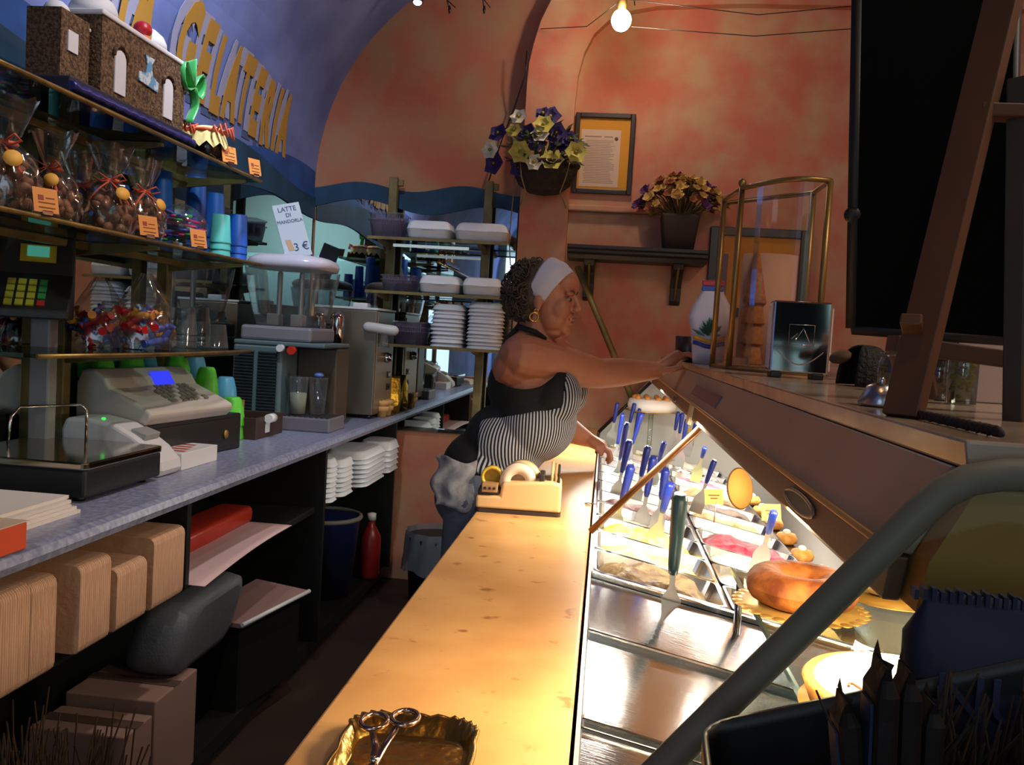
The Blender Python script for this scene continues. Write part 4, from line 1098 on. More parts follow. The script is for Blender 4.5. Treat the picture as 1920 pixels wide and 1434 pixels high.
# ================================================================== gelato display case
t = thing('display_case', 'long lit gelato and cake display case with tilted rear flap and steel deck', 'display case', (0, 2.6, 0))
CASEB = mat('case_beige', (176, 150, 124), .5, col2=(164, 138, 112), scale=4)
CASED = mat('case_brown', (112, 80, 54), .5)
TRIM = mat('case_trim', (196, 150, 96), .4, .3)
LEDGE = mat('ledge_marble', (170, 150, 130), .16, col2=(146, 126, 106), scale=7, detail=7)
Y0, Y1 = .70, 4.50
def yb(y): return y - 2.6
MB().bb(-.008, .98, yb(.55), yb(4.6), 0, .60).build('plinth_body', DARKW, t)
MB().bb(-.006, .0, yb(.55), yb(4.6), .6, .92).build('rear_panel', STEELW, t)
MB().bb(.95, .98, yb(.55), yb(4.6), .6, .90).build('front_panel', mat('case_front', (120, 84, 56), .4), t)
MB().prism([(0, .6), (0, .95), (.236, 1.222), (.285, 1.336), (.95, 1.336), (.95, .6)], yb(4.56), yb(4.6), 'y').build('end_panel', mat('case_white', (214, 214, 208), .4), t)
# steel deck plates sloping to the customer side, with raised seams
def deckz(x): return .905 - .2 * x
DECK = mat('deck_steel', (180, 182, 188), .15, 1.0, bump=.04, bscale=30, stretch=(1, 8, 1))
for y0, y1 in ((.56, 1.13), (1.15, 1.49), (1.505, 1.86)):
    MB().prism([(.0, deckz(0) - .006), (.60, deckz(.6) - .006), (.60, deckz(.6)), (.0, deckz(0))], yb(y0), yb(y1), 'y').build('deck_plate', DECK, t, bevel=.002)
for y in (1.14, 1.497, 1.875):
    MB().prism([(.0, deckz(0) - .004), (.62, deckz(.62) - .004), (.62, deckz(.62) + .012), (.0, deckz(0) + .012)], yb(y) - .009, yb(y) + .009, 'y').build('deck_seam', DECK, t, bevel=.004)
for x in (.0, .305, .62):
    MB().prism([(yb(1.88), deckz(x) - .01), (yb(4.5), deckz(x) - .01), (yb(4.5), deckz(x) + .004), (yb(1.88), deckz(x) + .004)], x - .006, x + .006, 'x').build('pan_rail', DECK, t)
MB().bb(.0, .95, yb(1.9), yb(4.56), .60, .62).build('well_floor', DECK, t)
MB().bb(.60, .95, yb(.56), yb(4.56), .74, .75).build('front_deck', DECK, t)
MB().bb(.04, .75, yb(.45), yb(.665), .93, .9495).build('end_shelf', DARKW, t)
MB().bb(.938, .946, yb(.74), yb(4.5), .75, 1.0).build('front_glare_panel', mat('glare_panel_white', (226, 224, 216), .5), t)  # added white panel, stands in for the bright reflection in the front glass
# glass shelf for cakes
sh = MB().bb(.285, .82, yb(.74), yb(1.80), .961, .969).build('cake_shelf', CASEG, t)
MB().bb(.2845, .2895, yb(.74), yb(1.80), .9605, .9695).build('shelf_edge', mat('glass_edge_green', (40, 70, 60), .2), sh)
for y in (.80, 1.76):
    for x in (.30, .80): MB().lathe([(.008, deckz(x) - (.0 if x < .6 else .0)), (.008, .961)], 12, trn(x, yb(y), 0)).build('shelf_post', CHROME, sh)
# canopy
A_, B_, C_, D_ = (.239, 1.221), (.246, 1.262), (.285, 1.336), (.285, 1.36)
MB().prism([(.255, 1.222), (.262, 1.262), (.30, 1.335), (.84, 1.335), (.84, 1.25), (.70, 1.222)], yb(Y0), yb(Y1), 'y').build('canopy_body', mat('canopy_olive', (190, 132, 58), .6), t)
MB().prism([C_, (.86, 1.338), (.86, 1.36), (D_[0] - .004, 1.36)], yb(Y0) + .0, yb(Y1), 'y').build('canopy_ledge', LEDGE, t, bevel=.003)
fl = MB().prism([B_, (C_[0], C_[1]), (C_[0] + .012, C_[1] - .003), (B_[0] + .014, B_[1] - .002)], yb(Y0) + .03, yb(4.38), 'y').build('rear_flap', CASEB, t, bevel=.002)
MB().prism([A_, (B_[0] - .002, B_[1] - .004), (B_[0] + .012, B_[1] - .004), (A_[0] + .014, A_[1])], yb(Y0) + .03, yb(4.38), 'y').build('flap_lip', CASED, t, bevel=.002)
MB().tube([(B_[0] - .001, yb(Y0) + .03, B_[1] - .001), (B_[0] - .001, yb(4.38), B_[1] - .001)], .004, 8).build('lip_trim', TRIM, t)
def on_face(P0, P1, u, off):
    """point at fraction u from P0 to P1 pushed off the face"""
    n = Vector((-(P1[1] - P0[1]), P1[0] - P0[0])).normalized()
    return P0[0] + (P1[0] - P0[0]) * u + n.x * off, P0[1] + (P1[1] - P0[1]) * u + n.y * off
def patch(P0, P1, u0, u1, y0, y1, off, th=.004):
    a = on_face(P0, P1, u0, off); b = on_face(P0, P1, u1, off); c = on_face(P0, P1, u1, off - th); d = on_face(P0, P1, u0, off - th)
    return MB().prism([a, b, c, d], yb(y0), yb(y1), 'y')
def lens(yc, L, m, nm):
    n = 16; rim = MB(); pts = []
    for k in range(n):
        a = 2 * PI * k / n
        u = .5 + .24 * math.sin(a); x, z = on_face(A_, B_, u, .003)
        pts.append((x, yb(yc + L * math.cos(a)), z))
    o = MB(); o.add(pts, [tuple(range(n))], False)
    h = o.build(nm, BLACKP, t, solid=.002)
    rim.tube(pts, .0025, 6, closed=True); rim.build('handle_rim', m, h)
yh = at(1500, 955, x=.242).y
lens(yh, .075, mat('handle_grey', (132, 112, 96), .4, .3), 'finger_pull')
lens(at(1268, 738, x=.242).y, .06, mat('handle_grey'), 'finger_pull')
patch(B_, C_, .25, .62, at(1350, 722, x=.262).y, at(1303, 722, x=.262).y, .004).build('label_holder', mat('holder_blue', (70, 78, 104), .25), t)
patch(A_, B_, -.3, .9, at(1300, 770, x=.245).y - .03, at(1300, 770, x=.245).y + .03, .008, .01).build('hinge_catch', mat('catch_cream', (206, 190, 150), .4), t)
# inclined bars of the service opening
for y, m in ((2.095, mat('bronze_bar', (120, 78, 40), .35, .5)), (4.40, DARKW)):
    MB().tube([(-.008, yb(y), .953), (.236, yb(y), 1.224)], .0085, 8).build('inclined_bar', m, t)
# end frame: bent grey tube with a clear pane and the canopy end cap
TUBE = mat('grey_gasket', (100, 95, 78), .65)
yf = .685
tp = [Vector((-.012, yb(yf), .966)), Vector((.05, yb(yf), 1.062)), Vector((.15, yb(yf), 1.185)), Vector((.245, yb(yf), 1.302)), Vector((.262, yb(yf), 1.32)), Vector((.28, yb(yf), 1.331)), Vector((.305, yb(yf), 1.337)), Vector((.40, yb(yf), 1.342)), Vector((.86, yb(yf), 1.342)), Vector((.93, yb(yf), 1.30)), Vector((.98, yb(yf), 1.15)), Vector((1.0, yb(yf), .9))]
MB().tube(tp, .0125, 12).build('end_frame', TUBE, t)
MB().prism([(.0, .951)] + [(p.x, p.z) for p in tp[1:]], yb(yf) - .002, yb(yf) + .002, 'y').build('end_pane', CASEG, t)
# curved front glass
q = MB(); gp = [(.86, 1.34), (.93, 1.28), (.965, 1.18), (.978, 1.05), (.98, .905)]
q.grid(len(gp) - 1, 1, lambda u, v: (gp[round(u * (len(gp) - 1))][0], yb(.70 + 3.85 * v), gp[round(u * (len(gp) - 1))][1]))
q.build('front_glass', CASEG, t, solid=.004)
# lamp tubes that light the case
LT = mat('tube_light', (255, 236, 200), .3, emit=9.0)
for y0, y1 in ((.80, 1.60), (1.75, 2.75), (2.9, 4.3)):
    MB().tube([(.60, yb(y0), 1.212), (.60, yb(y1), 1.212)], .009, 8).build('lamp_tube', LT, t)

# ---- pans of gelato
PANM = mat('pan_steel', (198, 200, 204), .2, 1.0)
def gel(name, c, c2=None, sc_=30): return mat('gelato_' + name, c, .5, col2=c2, scale=sc_, bump=.35, bscale=90)
G = {
 'coffee': gel('coffee', (76, 48, 26), (130, 108, 66), 24), 'pistachio': gel('pistachio', (170, 172, 92), (206, 204, 140)), 'lemon': gel('lemon', (236, 230, 196), (250, 248, 236)),
 'banana': gel('banana', (246, 224, 70), (252, 240, 150), 40), 'cream': gel('cream', (244, 240, 228), (230, 220, 200)), 'berry': gel('berry', (236, 226, 230), (160, 30, 70), 30),
 'straw': gel('straw', (214, 70, 110), (240, 160, 180)), 'choc': gel('choc', (84, 52, 32), (120, 84, 56)), 'hazel': gel('hazel', (176, 138, 92), (140, 100, 62)),
 'rasp': gel('rasp', (170, 32, 66), (206, 90, 110)), 'mint': gel('mint', (170, 206, 186), (220, 236, 226)), 'orange': gel('orange', (246, 176, 60), (252, 214, 130)), 'strac': gel('strac', (244, 242, 236), (60, 44, 36), 60)}
FLAV = {'coffee': 'speckled coffee brown', 'pistachio': 'pale pistachio green', 'lemon': 'pale lemon white', 'banana': 'bright banana yellow', 'cream': 'plain cream white', 'berry': 'white with red berry swirl', 'straw': 'strawberry pink', 'choc': 'dark chocolate brown', 'hazel': 'hazelnut tan', 'rasp': 'deep raspberry red', 'mint': 'pale mint', 'orange': 'orange yellow', 'strac': 'white with chocolate flecks'}
slope = math.atan(.2)
def pan(x0, x1, y0, y1, fl_, lab, seed, fill=.8):
    xc, yc = (x0 + x1) / 2, (y0 + y1) / 2; W = (x1 - x0) / math.cos(slope) - .006; Dp = y1 - y0 - .006
    t = thing('gelato_pan', lab, 'gelato pan', (xc, yc, deckz(xc) + .008), 0, 'gelato pans in the display case')
    t.rotation_euler = (0, slope, 0)
    rings = []
    for z, w, d in ((-.10, W - .05, Dp - .05), (-.004, W - .014, Dp - .014)): rings.append([(x, y, z) for x, y in rrect(w, d, .018, 3)])
    rings.append([(x, y, 0) for x, y in rrect(W, Dp, .02, 3)]); rings.append([(x, y, .003) for x, y in rrect(W, Dp, .02, 3)]); rings.append([(x, y, .003) for x, y in rrect(W - .012, Dp - .012, .018, 3)])
    rings.append([(x, y, -.095) for x, y in rrect(W - .055, Dp - .055, .016, 3)])
    loft(MB(), rings, False, True, True).build('pan', PANM, t)
    rn = random.Random(seed); ox, oy = rn.uniform(0, 50), rn.uniform(0, 50)
    def gf(u, v):
        x = (u - .5) * (W - .022); y = (v - .5) * (Dp - .022)
        e = min(u, 1 - u, v, 1 - v)
        b = mnoise.noise((x * 16 + ox, y * 16 + oy, seed)) * .014 + mnoise.noise((x * 55 + ox, y * 55 + oy, seed)) * .006
        dome = min(1, e * 5)
        return (x, y, -.055 + .075 * fill * dome ** .5 + b * (.3 + dome))
    MB().grid(26, 18, gf).build('gelato', G[fl_], t)
    return t
LEFT = ['coffee', 'pistachio', 'banana', 'cream', 'berry', 'lemon', 'cream', 'mint', 'choc', 'strac', 'pistachio', 'banana']
RIGHT = ['orange', 'cream', 'lemon', 'rasp', 'cream', 'orange', 'choc', 'hazel', 'pistachio', 'straw', 'strac', 'cream']
py_ = 1.885; k = 0
while k < 12:
    y1 = py_ + .208
    pan(.002, .303, py_, y1, LEFT[k], '%s gelato pan, %s from the bare deck on the marble side' % (FLAV[LEFT[k]], ORDN[k]), 10 + k, .8 if k == 0 else .4 + .4 * ((k * 7) % 5) / 4)
    pan(.309, .618, py_, y1, RIGHT[k], '%s gelato pan, %s from the cakes along the glass front' % (FLAV[RIGHT[k]], ORDN[k]), 40 + k, .5 + .4 * ((k * 5) % 4) / 3)
    py_ = y1 + .0; k += 1
# ---- blue handled spatulas
HB = mat('spatula_blue', (30, 52, 150), .3, coat=.3); HT = mat('spatula_teal', (52, 84, 92), .3)
SP = [((1158, 755), (1151, 792)), ((1190, 756), (1181, 792)), ((1200, 765), (1190, 815)), ((1204, 775), (1186, 832)), ((1168, 775), (1158, 832)), ((1176, 792), (1162, 862)),
      ((1181, 825), (1166, 885)), ((1184, 872), (1166, 942)), ((1216, 836), (1202, 892)), ((1226, 855), (1212, 930)), ((1246, 828), (1234, 868)), ((1249, 878), (1240, 935)), ((1258, 905), (1242, 960)),
      ((1272, 772), (1266, 806)), ((1280, 774), (1274, 812)), ((1288, 786), (1280, 832)), ((1206, 772), (1196, 800)), ((1340, 862), (1324, 905)), ((1306, 790), (1298, 815)),
      ((1322, 838), (1316, 858)), ((1452, 958), (1440, 1000))]
def spatula(a, b, lab, m=HB, zt=.955, rr=.0095):
    B = at(*b, z=zt)
    if B.y > 4.25: B = at(*b, y=4.25)
    A = at(*a, y=B.y - .015)
    d = (A - B).normalized()
    t = thing('gelato_spatula', lab, 'spatula', B, 0, 'blue handled spatulas standing in the gelato')
    A = A - B
    L = A.length
    q = MB(); q.tube([d * 0, d * L * .1, d * L * .5, d * L * .92, d * L], [rr * .7, rr * .9, rr * 1.1, rr * 1.25, rr * .9], 8, flat=.7)
    q.build('handle', m, t)
    s_ = d.cross(Vector((0, 1, 0))).normalized(); e = -d
    bl = MB(); bl.add([s_ * .006, s_ * -.006, s_ * -.006 + e * .03, s_ * -.022 + e * .06, s_ * -.022 + e * .115, s_ * .022 + e * .115, s_ * .022 + e * .06, s_ * .006 + e * .03], [(0, 1, 2, 7), (7, 2, 3, 6), (6, 3, 4, 5)], False)
    bl.build('blade', STEELW, t, solid=.002)
for i, (a, b) in enumerate(SP):
    spatula(a, b, 'blue handled spatula in the gelato, %s' % ['at the far left by the woman\'s hand', 'upright in the far cluster, leftmost of three', 'tallest of the far cluster', 'in front of the far cluster, crossing another', 'left of the far cluster, half behind the hand', 'leaning before the far cluster, left side', 'tall and nearest the marble, upper of two', 'tall and nearest the marble, lower of two', 'thick, left of the bronze bar middle', 'thick and lower, left of the bronze bar middle', 'slim, just touching the bronze bar', 'right of the bronze bar, upper', 'right of the bronze bar, lower, over yellow', 'at the far right pair, left one', 'at the far right pair, right one', 'before the far right pair', 'short, behind the far cluster', 'right of the bronze bar end, by the wafer fan', 'just under the canopy catch', 'short one under the canopy past the bar', 'short dark one before the canopy pull'][i],
            HB, rr=.0125 if i not in (6, 7, 8, 9, 11, 12) else .0155)
spatula((1276, 925), (1262, 1075), 'dark teal handled scoop standing in the green gelato, nearest to the deck', HT, .93, .020)
# ---- cakes on the glass shelf
def board(par, R, m, z=0.0, n=40):
    MB().lathe([(R * .9, z), (R, z + .002), (R, z + .004), (1e-6, z + .004)], n).build('cake_board', m, par)
GOLDB = mat('gold_board', (206, 164, 86), .35, .6)
ZK = .9693
c = at(1452, 1100, z=1.0)
t = thing('bundt_cake', 'golden brown ring cake on a gold scalloped board on the glass shelf', 'cake', (.372, 1.56, ZK))
q = MB(); R_ = .108
q.lathe([(1e-6, 0), (R_, 0), (R_, .003), (1e-6, .004)], 40)
for k in range(30): q.ell((R_ * math.cos(2 * PI * k / 30), R_ * math.sin(2 * PI * k / 30), .002), (.012, .012, .002), 8, 4)
q.build('cake_board', GOLDB, t)
def bund(u, v):
    a = 2 * PI * u; b = 2 * PI * v
    R = .062 * (1 + .02 * math.sin(8 * a)); r = .034
    return ((R + r * math.cos(b)) * math.cos(a), (R + r * math.cos(b)) * math.sin(a), .036 + (r * .9 if math.sin(b) > 0 else .030) * math.sin(b))
MB().grid(64, 16, bund).build('ring', mat('cake_brown', (196, 122, 54), .7, col2=(120, 60, 24), scale=24, bump=.3, bscale=60), t)
t = thing('cream_tart', 'white iced tart with brown writing on a gold board nearest to the tube frame', 'cake', (.40, 1.115, ZK))
board(t, .125, GOLDB)
MB().lathe([(.11, .004), (.122, .035), (.118, .04), (.112, .038), (1e-6, .038)], 40).build('crust', mat('tart_crust', (196, 128, 62), .7, bump=.3, bscale=80), t)
MB().lathe([(.111, .036), (.10, .046), (1e-6, .05)], 36).build('icing', mat('white_icing', (250, 246, 238), .4), t)
q = MB(); rn = random.Random(4)
q.tube([(-.08 + .004 * i, -.045 + .012 * math.sin(i * 1.1), .0495) for i in range(36)], .0018, 5)
q.build('piped_writing', mat('choc_piping', (110, 60, 30), .5), t)
t = thing('sponge_cake', 'tall orange sponge cake with white cream top beside the iced tart', 'cake', (.60, 1.22, ZK))
board(t, .11, GOLDB)
MB().lathe([(.095, .004), (.098, .09), (1e-6, .092)], 36).build('sponge', mat('orange_sponge', (238, 164, 74), .75, bump=.3, bscale=70), t)
MB().lathe([(.1, .088), (.1, .105), (.06, .125), (1e-6, .13)], 36).build('cream_top', mat('white_icing'), t)
t = thing('cake_card', 'small handwritten cream card standing on the tart shelf', 'card', (.475, 1.02, ZK), .5)
MB().box((0, 0, .03), (.13, .0012, .058), M=rot('X', -.2)).build('card_sheet', mat('cream_card', (240, 226, 196), .7), t)
text_obj('lettering', 'Semifreddo', .022, mat('choc_piping'), t, rot('X', -.2) @ trn(0, -.0012, .042) @ rot('X', PI / 2), .0003)
PST = mat('pastry_gold', (236, 176, 92), .6, col2=(206, 130, 56), scale=40, bump=.3, bscale=90)
for i in range(7):
    y = 2.35 + .24 * i
    t = thing('round_pastry', 'small golden round pastry with cream dot beside the pans, %s from the bundt cake' % ORDN[i], 'pastry', (.668, y, .7505), 0, 'round pastries beside the pans')
    MB().lathe([(.024, 0), (.036, .008), (.038, .022), (.03, .036), (1e-6, .04)], 22).build('bun', PST, t)
    MB().ell((0, 0, .042), (.014, .014, .010), 12, 7).build('cream_dot', mat('white_icing'), t)
t = thing('cream_roll_plate', 'oval plate of pale cream pastry before the bundt cake under the canopy', 'cake', (.56, 1.68, ZK))
board(t, .10, GOLDB)
MB().ell((0, 0, .05), (.085, .085, .048), 24, 10).build('cream_dome', mat('cream_dome', (250, 232, 190), .5, bump=.3, bscale=30), t)
c = at(1222, 760, y=4.33)
t = thing('cake_on_stand', 'white cream cake on a glass stand at the far end of the case', 'cake', (c.x, 4.33, .853))
hh = c.z - .853 - .03
MB().lathe([(.07, 0), (.06, .008), (.012, .014), (.012, hh - .012), (.06, hh - .006), (.10, hh)], 28).build('stand', CASEG, t)
board(t, .135, GOLDB, hh)
MB().lathe([(.115, hh + .004), (.12, hh + .03), (.112, hh + .06), (1e-6, hh + .066)], 32).build('cake_body', mat('white_icing'), t)
for k in range(10): MB().ell((.085 * math.cos(PI * k / 5), .085 * math.sin(PI * k / 5), hh + .067), (.015, .015, .013), 9, 6).build('topping', mat('cake_gold_dot', (226, 150, 70), .5), t)
# wafer fan and price tickets among the pans
p = at(1385, 945, z=.93)
t = thing('wafer_fan', 'large round golden wafer standing in the gelato right of the bronze bar', 'wafer', p, .5)
MB().lathe([(1e-6, -.004), (.062, -.004), (.062, .004), (1e-6, .004)], 36, trn(0, 0, .05) @ rot('X', 1.35) @ Matrix.Scale(.75, 4, (1, 0, 0))).build('wafer_disc', mat('golden_wafer', (240, 178, 84), .7), t)
MB().torus(.062, .004, 36, 6, trn(0, 0, .05) @ rot('X', 1.35) @ Matrix.Scale(.75, 4, (1, 0, 0))).build('dark_rim', mat('wafer_rim', (120, 76, 36), .7), t)
def ticket(px, py, z, lab, w=.06, h=.045, m=None):
    p = at(px, py, z=z)
    t = thing('flavour_ticket', lab, 'ticket', p, .35, 'flavour tickets in the gelato')
    MB().box((0, 0, .035 + h / 2), (w, .0012, h), M=rot('X', -.25)).build('ticket_sheet', m or mat('yellow_ticket', (244, 200, 84), .6), t)
    MB().tube([(0, .002, -.02), (0, -.002, .045)], .0018, 6).build('pin', STEELW, t)
    q = MB(); q.box((0, -.0009, .035 + h * .6), (w * .6, .0006, .004), M=rot('X', -.25)); q.box((0, -.0009, .035 + h * .4), (w * .4, .0006, .004), M=rot('X', -.25))
    q.build('ink_line', INK, t)
ticket(1340, 968, .92, 'yellow flavour ticket left of the golden wafer')
ticket(1448, 1000, .92, 'orange yellow flavour ticket by the short dark spatula under the canopy pull', m=mat('orange_ticket', (240, 160, 70), .6))
ticket(1300, 830, .92, 'yellow flavour ticket under the canopy, beyond the bronze bar', .05, .04)

# ================================================================== on the canopy ledge
ZL = 1.3605
# cone cabinet
p1 = at(1335, 687, z=ZL); p2 = at(1366, 692, z=ZL); p3 = at(1528, 705, z=ZL)
H_ = .50
t = thing('cone_cabinet', 'tall curved clear cabinet with brass posts holding ice cream cones', 'cabinet', (.50, 2.66, ZL))
org = Vector((.50, 2.66, ZL))
foot = []
b0 = p1 - org; b1 = p2 - org; b2 = p3 - org
ctr = (b0 + b2) / 2
N_ = 18
arc = [b1.lerp(b2, i / N_) + Vector((.0, -.075 * math.sin(PI * i / N_), 0)) for i in range(N_ + 1)]
back = [b2 + Vector((.0, .18, 0)), b0 + Vector((.01, .06, 0)), b0]
loop = [Vector((v.x, v.y, 0)) for v in arc + back]
GP = glass('cabinet_plexi', (238, 228, 214), .05, .05, .02)
q = MB()
for i in range(N_): q.add([loop[i], loop[i + 1], loop[i + 1] + Vector((0, 0, H_)), loop[i] + Vector((0, 0, H_))], [(0, 1, 2, 3)], True)
q.build('curved_pane', GP, t)
q = MB(); q.add([b0 * 1, b1 * 1, b1 + Vector((0, 0, H_)), b0 + Vector((0, 0, H_))], [(0, 1, 2, 3)]); q.build('side_pane', GP, t)
BR2 = mat('dull_brass', (150, 118, 66), .4, .7)
for b in (b0, b1, b2, back[0]):
    MB().tube([Vector((b.x, b.y, 0)), Vector((b.x, b.y, H_))], .0085, 8).build('post', BR2, t)
for z in (.004, H_):
    MB().tube([v + Vector((0, 0, z)) for v in loop], .007, 8, closed=True).build('rim', BR2, t)
MB().prism([(v.x, v.y) for v in loop], .004, .012, 'z').build('base_plate', BR2, t)
MB().ell((b1.x, b1.y, H_ + .014), (.011, .011, .013), 10, 6).build('finial', BRASS, t)
CONE = mat('wafer_cone', (196, 128, 74), .8, col2=(166, 104, 60), scale=60, bump=.4, bscale=120)
for k, (px, ptop, pbot, lab) in enumerate(((1412, 470, 676, 'tall stack of brown wafer cones pointing up inside the cone cabinet'), (1348, 572, 668, 'smaller stack of wafer cones pointing up by the cabinet side'), (1440, 545, 690, 'stack of wafer cones pointing up, right of the tallest in the cabinet'))):
    x = (.44, .40, .515)[k]; yy = at(px, 600, x=x).y; zt = at(px, ptop, y=yy).z
    tt = thing('cone_stack', lab, 'cones', (x, yy, ZL + .0125), 0, 'wafer cone stacks')
    h = zt - ZL - .013; nn = 4
    for j in range(nn):
        hh = min(.16, h * .62); a = (h - hh) * j / (nn - 1)
        MB().lathe([(.034, a), (.036, a + .004), (.033, a + .02), (.004, a + hh), (1e-6, a + hh + .002)], 18).build('cone', CONE, tt)
q = MB(); q.grid(20, 1, lambda u, v: (.075 * math.cos(PI * (1.0 + u)) * 1.1, .05 * math.sin(PI * (1.0 + u)) + .02, .34 * v))
tt = thing('paper_liner', 'pale curved paper sleeve standing behind the cones in the cabinet', 'paper', (.485, 2.735, ZL + .0125)); q.build('sleeve', mat('liner_paper', (206, 160, 136), .7), tt, solid=.001)
# white pouch with herb print and dark pot
pb = at(1312, 690, y=3.02)
t = thing('printed_pouch', 'white plastic pouch with a green herb print standing by the cone cabinet', 'pouch', (.345, 2.98, ZL), -.15)
loft(MB(), [[(x, y, z) for x, y in rrect(w, d, min(w, d) * .45, 4)] for z, w, d in ((0, .10, .05), (.04, .11, .06), (.11, .125, .055), (.16, .15, .05), (.20, .12, .045), (.24, .075, .035), (.262, .07, .03))]).build('pouch_body', mat('pouch_white', (206, 204, 222), .4, bump=.2, bscale=14), t)
MB().bb(-.036, .036, -.017, .017, .262, .282).build('red_top', mat('pouch_red', (180, 40, 50), .4), t, bevel=.004)
MB().bb(-.036, .036, -.0185, .0185, .245, .2625).build('blue_band', mat('pouch_blue', (50, 80, 170), .4), t, bevel=.003)
q = MB(); rn = random.Random(2)
for i in range(22):
    a = -1.2 + 2.4 * i / 21 + rn.uniform(-.1, .1); L = rn.uniform(.03, .055); bx = rn.uniform(-.012, .012)
    d = Vector((math.sin(a), 0, math.cos(a))); s_ = Vector((d.z, 0, -d.x)); b = Vector((bx, -.0345, .10 + rn.uniform(-.01, .01)))
    q.add([b, b + d * L * .5 + s_ * .006, b + d * L, b + d * L * .5 - s_ * .006], [(0, 1, 2, 3)])
q.build('herb_print', mat('herb_green', (40, 92, 66), .6), t, solid=.002)
for nm, z, c in (('yellow_stripe', .075, (216, 160, 50)), ('blue_stripe', .058, (50, 60, 150))):
    q = MB(); q.grid(10, 1, lambda u, v: (-.052 + .104 * u, -.036 - .0 * abs(u - .5), z + .014 * v + .012 * math.cos((u - .5) * PI * 2) * -.5)); q.build(nm, mat('pouch_' + nm, c, .5), t, solid=.003)
t = thing('brown_mug', 'dark brown mug behind the woman\'s reaching hand', 'mug', (.295, 3.19, ZL))
MB().lathe([(.036, 0), (.044, .01), (.046, .09), (.043, .092), (.04, .02), (1e-6, .012)], 22).build('mug_wall', mat('mug_brown', (52, 32, 24), .4), t)
MB().tube([(.044, -.0, .075), (.072, -.0, .068), (.074, -.0, .04), (.044, .0, .025)], .005, 8, M=rot('Z', -.6)).build('mug_handle', mat('mug_brown'), t)
# napkin dispenser
t = thing('napkin_dispenser', 'chrome napkin dispenser with embossed emblem on the case ledge', 'napkin dispenser', (.432, 2.02, ZL), -.08)
bd = MB().prism(rrect(.128, .075, .006, 3), .012, .172, 'z').build('housing', CHROME, t, bevel=.004)
MB().bb(-.066, -.0641, -.03, .03, .02, .16).build('napkin_edge', mat('napkin_white', (226, 216, 210), .8), t)
MB().bb(.0641, .067, -.03, .03, .02, .16).build('napkin_edge', mat('napkin_white'), t)
q = MB(); q.tube([(-.026, -.0385, .075), (-.026, -.0385, .12), (.028, -.0385, .12), (.028, -.0385, .075)], .0012, 6, closed=True)
q.tube([(-.02, -.0388, .088), (-.008, -.0388, .1), (-.012, -.0388, .084), (.004, -.0388, .112), (.02, -.0388, .08)], .0012, 6)
q.build('emblem', CHROME, bd)
q = MB(); q.grid(16, 1, lambda u, v: (-.05 + .1 * u, -.0385 - .001 * v, .06 - .03 * math.sin(PI * u) + .003 * v)); q.build('embossed_arc', CHROME, bd)
for x in (-.048, .042): MB().bb(x - .012, x + .012, -.04, .03, 0, .0125).build('foot', BLACKP, t, bevel=.002)
# acrylic card blocks
for i, (px, py, lab) in enumerate(((1382, 690, 'small clear acrylic card holder before the cone cabinet'), (1568, 712, 'small clear acrylic card holder beside the black dome'))):
    p = at(px, py, z=ZL)
    t = thing('card_holder', lab, 'card holder', p, .25, 'acrylic card holders on the ledge')
    MB().bb(-.03, .03, -.012, .012, 0.001, .034).build('acrylic_block', CLEAR, t, bevel=.002)
    MB().bb(-.025, .022, -.002, .002, .006, .03).build('insert_card', mat('insert_pink', (190, 120, 104), .7), t)
# black dome
p = at(1612, 722, z=ZL)
t = thing('black_dome_basket', 'black rounded wicker hood with a side opening on the ledge', 'basket', (.505, 1.76, ZL), .2)
def dome(u, v):
    a = -2.3 + 4.6 * u; b = PI / 2 * v
    r = .052 * (1 + .03 * math.sin(22 * a))
    return (r * math.cos(b * .98) ** .7 * math.cos(a), r * math.cos(b * .98) ** .7 * math.sin(a), .078 * math.sin(b) + .001)
MB().grid(48, 16, dome).build('hood', mat('black_wicker', (16, 14, 13), .7, bump=.6, bscale=140), t, solid=.004)
MB().ell((-.05, .0, .055), (.02, .03, .012), 12, 6, R=rot('Y', -.5)).build('hood_peak', mat('peak_tan', (92, 64, 40), .8), t)
# jars and boxes towards the near end
JG = glass('jar_glass', (196, 206, 196), .12, .05, .08, (120, 128, 118))
def gjar(px, py, x, r, h, lab, fillm=None, ff=.7):
    y = at(px, py, x=x).y
    t = thing('glass_jar', lab, 'jar', (x, y, ZL), 0, 'glass jars on the ledge')
    MB().lathe([(1e-6, .001), (r, .001), (r, h * .8), (r * .86, h * .9), (r * .86, h)], 24).build('jar_wall', JG, t)
    MB().lathe([(r * .92, h), (r * .92, h * 1.1), (1e-6, h * 1.12)], 22).build('jar_lid', JG if not fillm else STEELW, t)
    if fillm:
        q = MB(); rn = random.Random(int(px))
        for i in range(40):
            a = rn.uniform(0, 6.28); rr_ = r * .75 * math.sqrt(rn.random())
            q.ell((rr_ * math.cos(a), rr_ * math.sin(a), rn.uniform(.008, h * ff)), (r * .2, r * .2, r * .16), 7, 5)
        tag(q.build('sweets', fillm, t), kind='stuff')
gjar(1672, 735, .505, .026, .062, 'empty lidded glass jar left of the easel leg')
gjar(1757, 742, .50, .02, .065, 'small glass jar of orange sweets right of the easel leg', mat('orange_sweet', (196, 110, 40), .5))
gjar(1800, 760, .50, .02, .075, 'slim glass jar of yellow sweets before the white box', mat('lime_sweet', (200, 190, 50), .5), .8)
p = at(1650, 762, z=ZL)
t = thing('steel_bell', 'small brushed steel cone shaped bell on the ledge by the easel foot', 'bell', (p.x, p.y, ZL))
MB().lathe([(.024, 0), (.026, .004), (.017, .024), (.008, .028), (1e-6, .029)], 22).build('bell_body', STEEL, t)
MB().ell((0, 0, .031), (.004, .004, .005), 8, 5).build('button', CHROME, t)
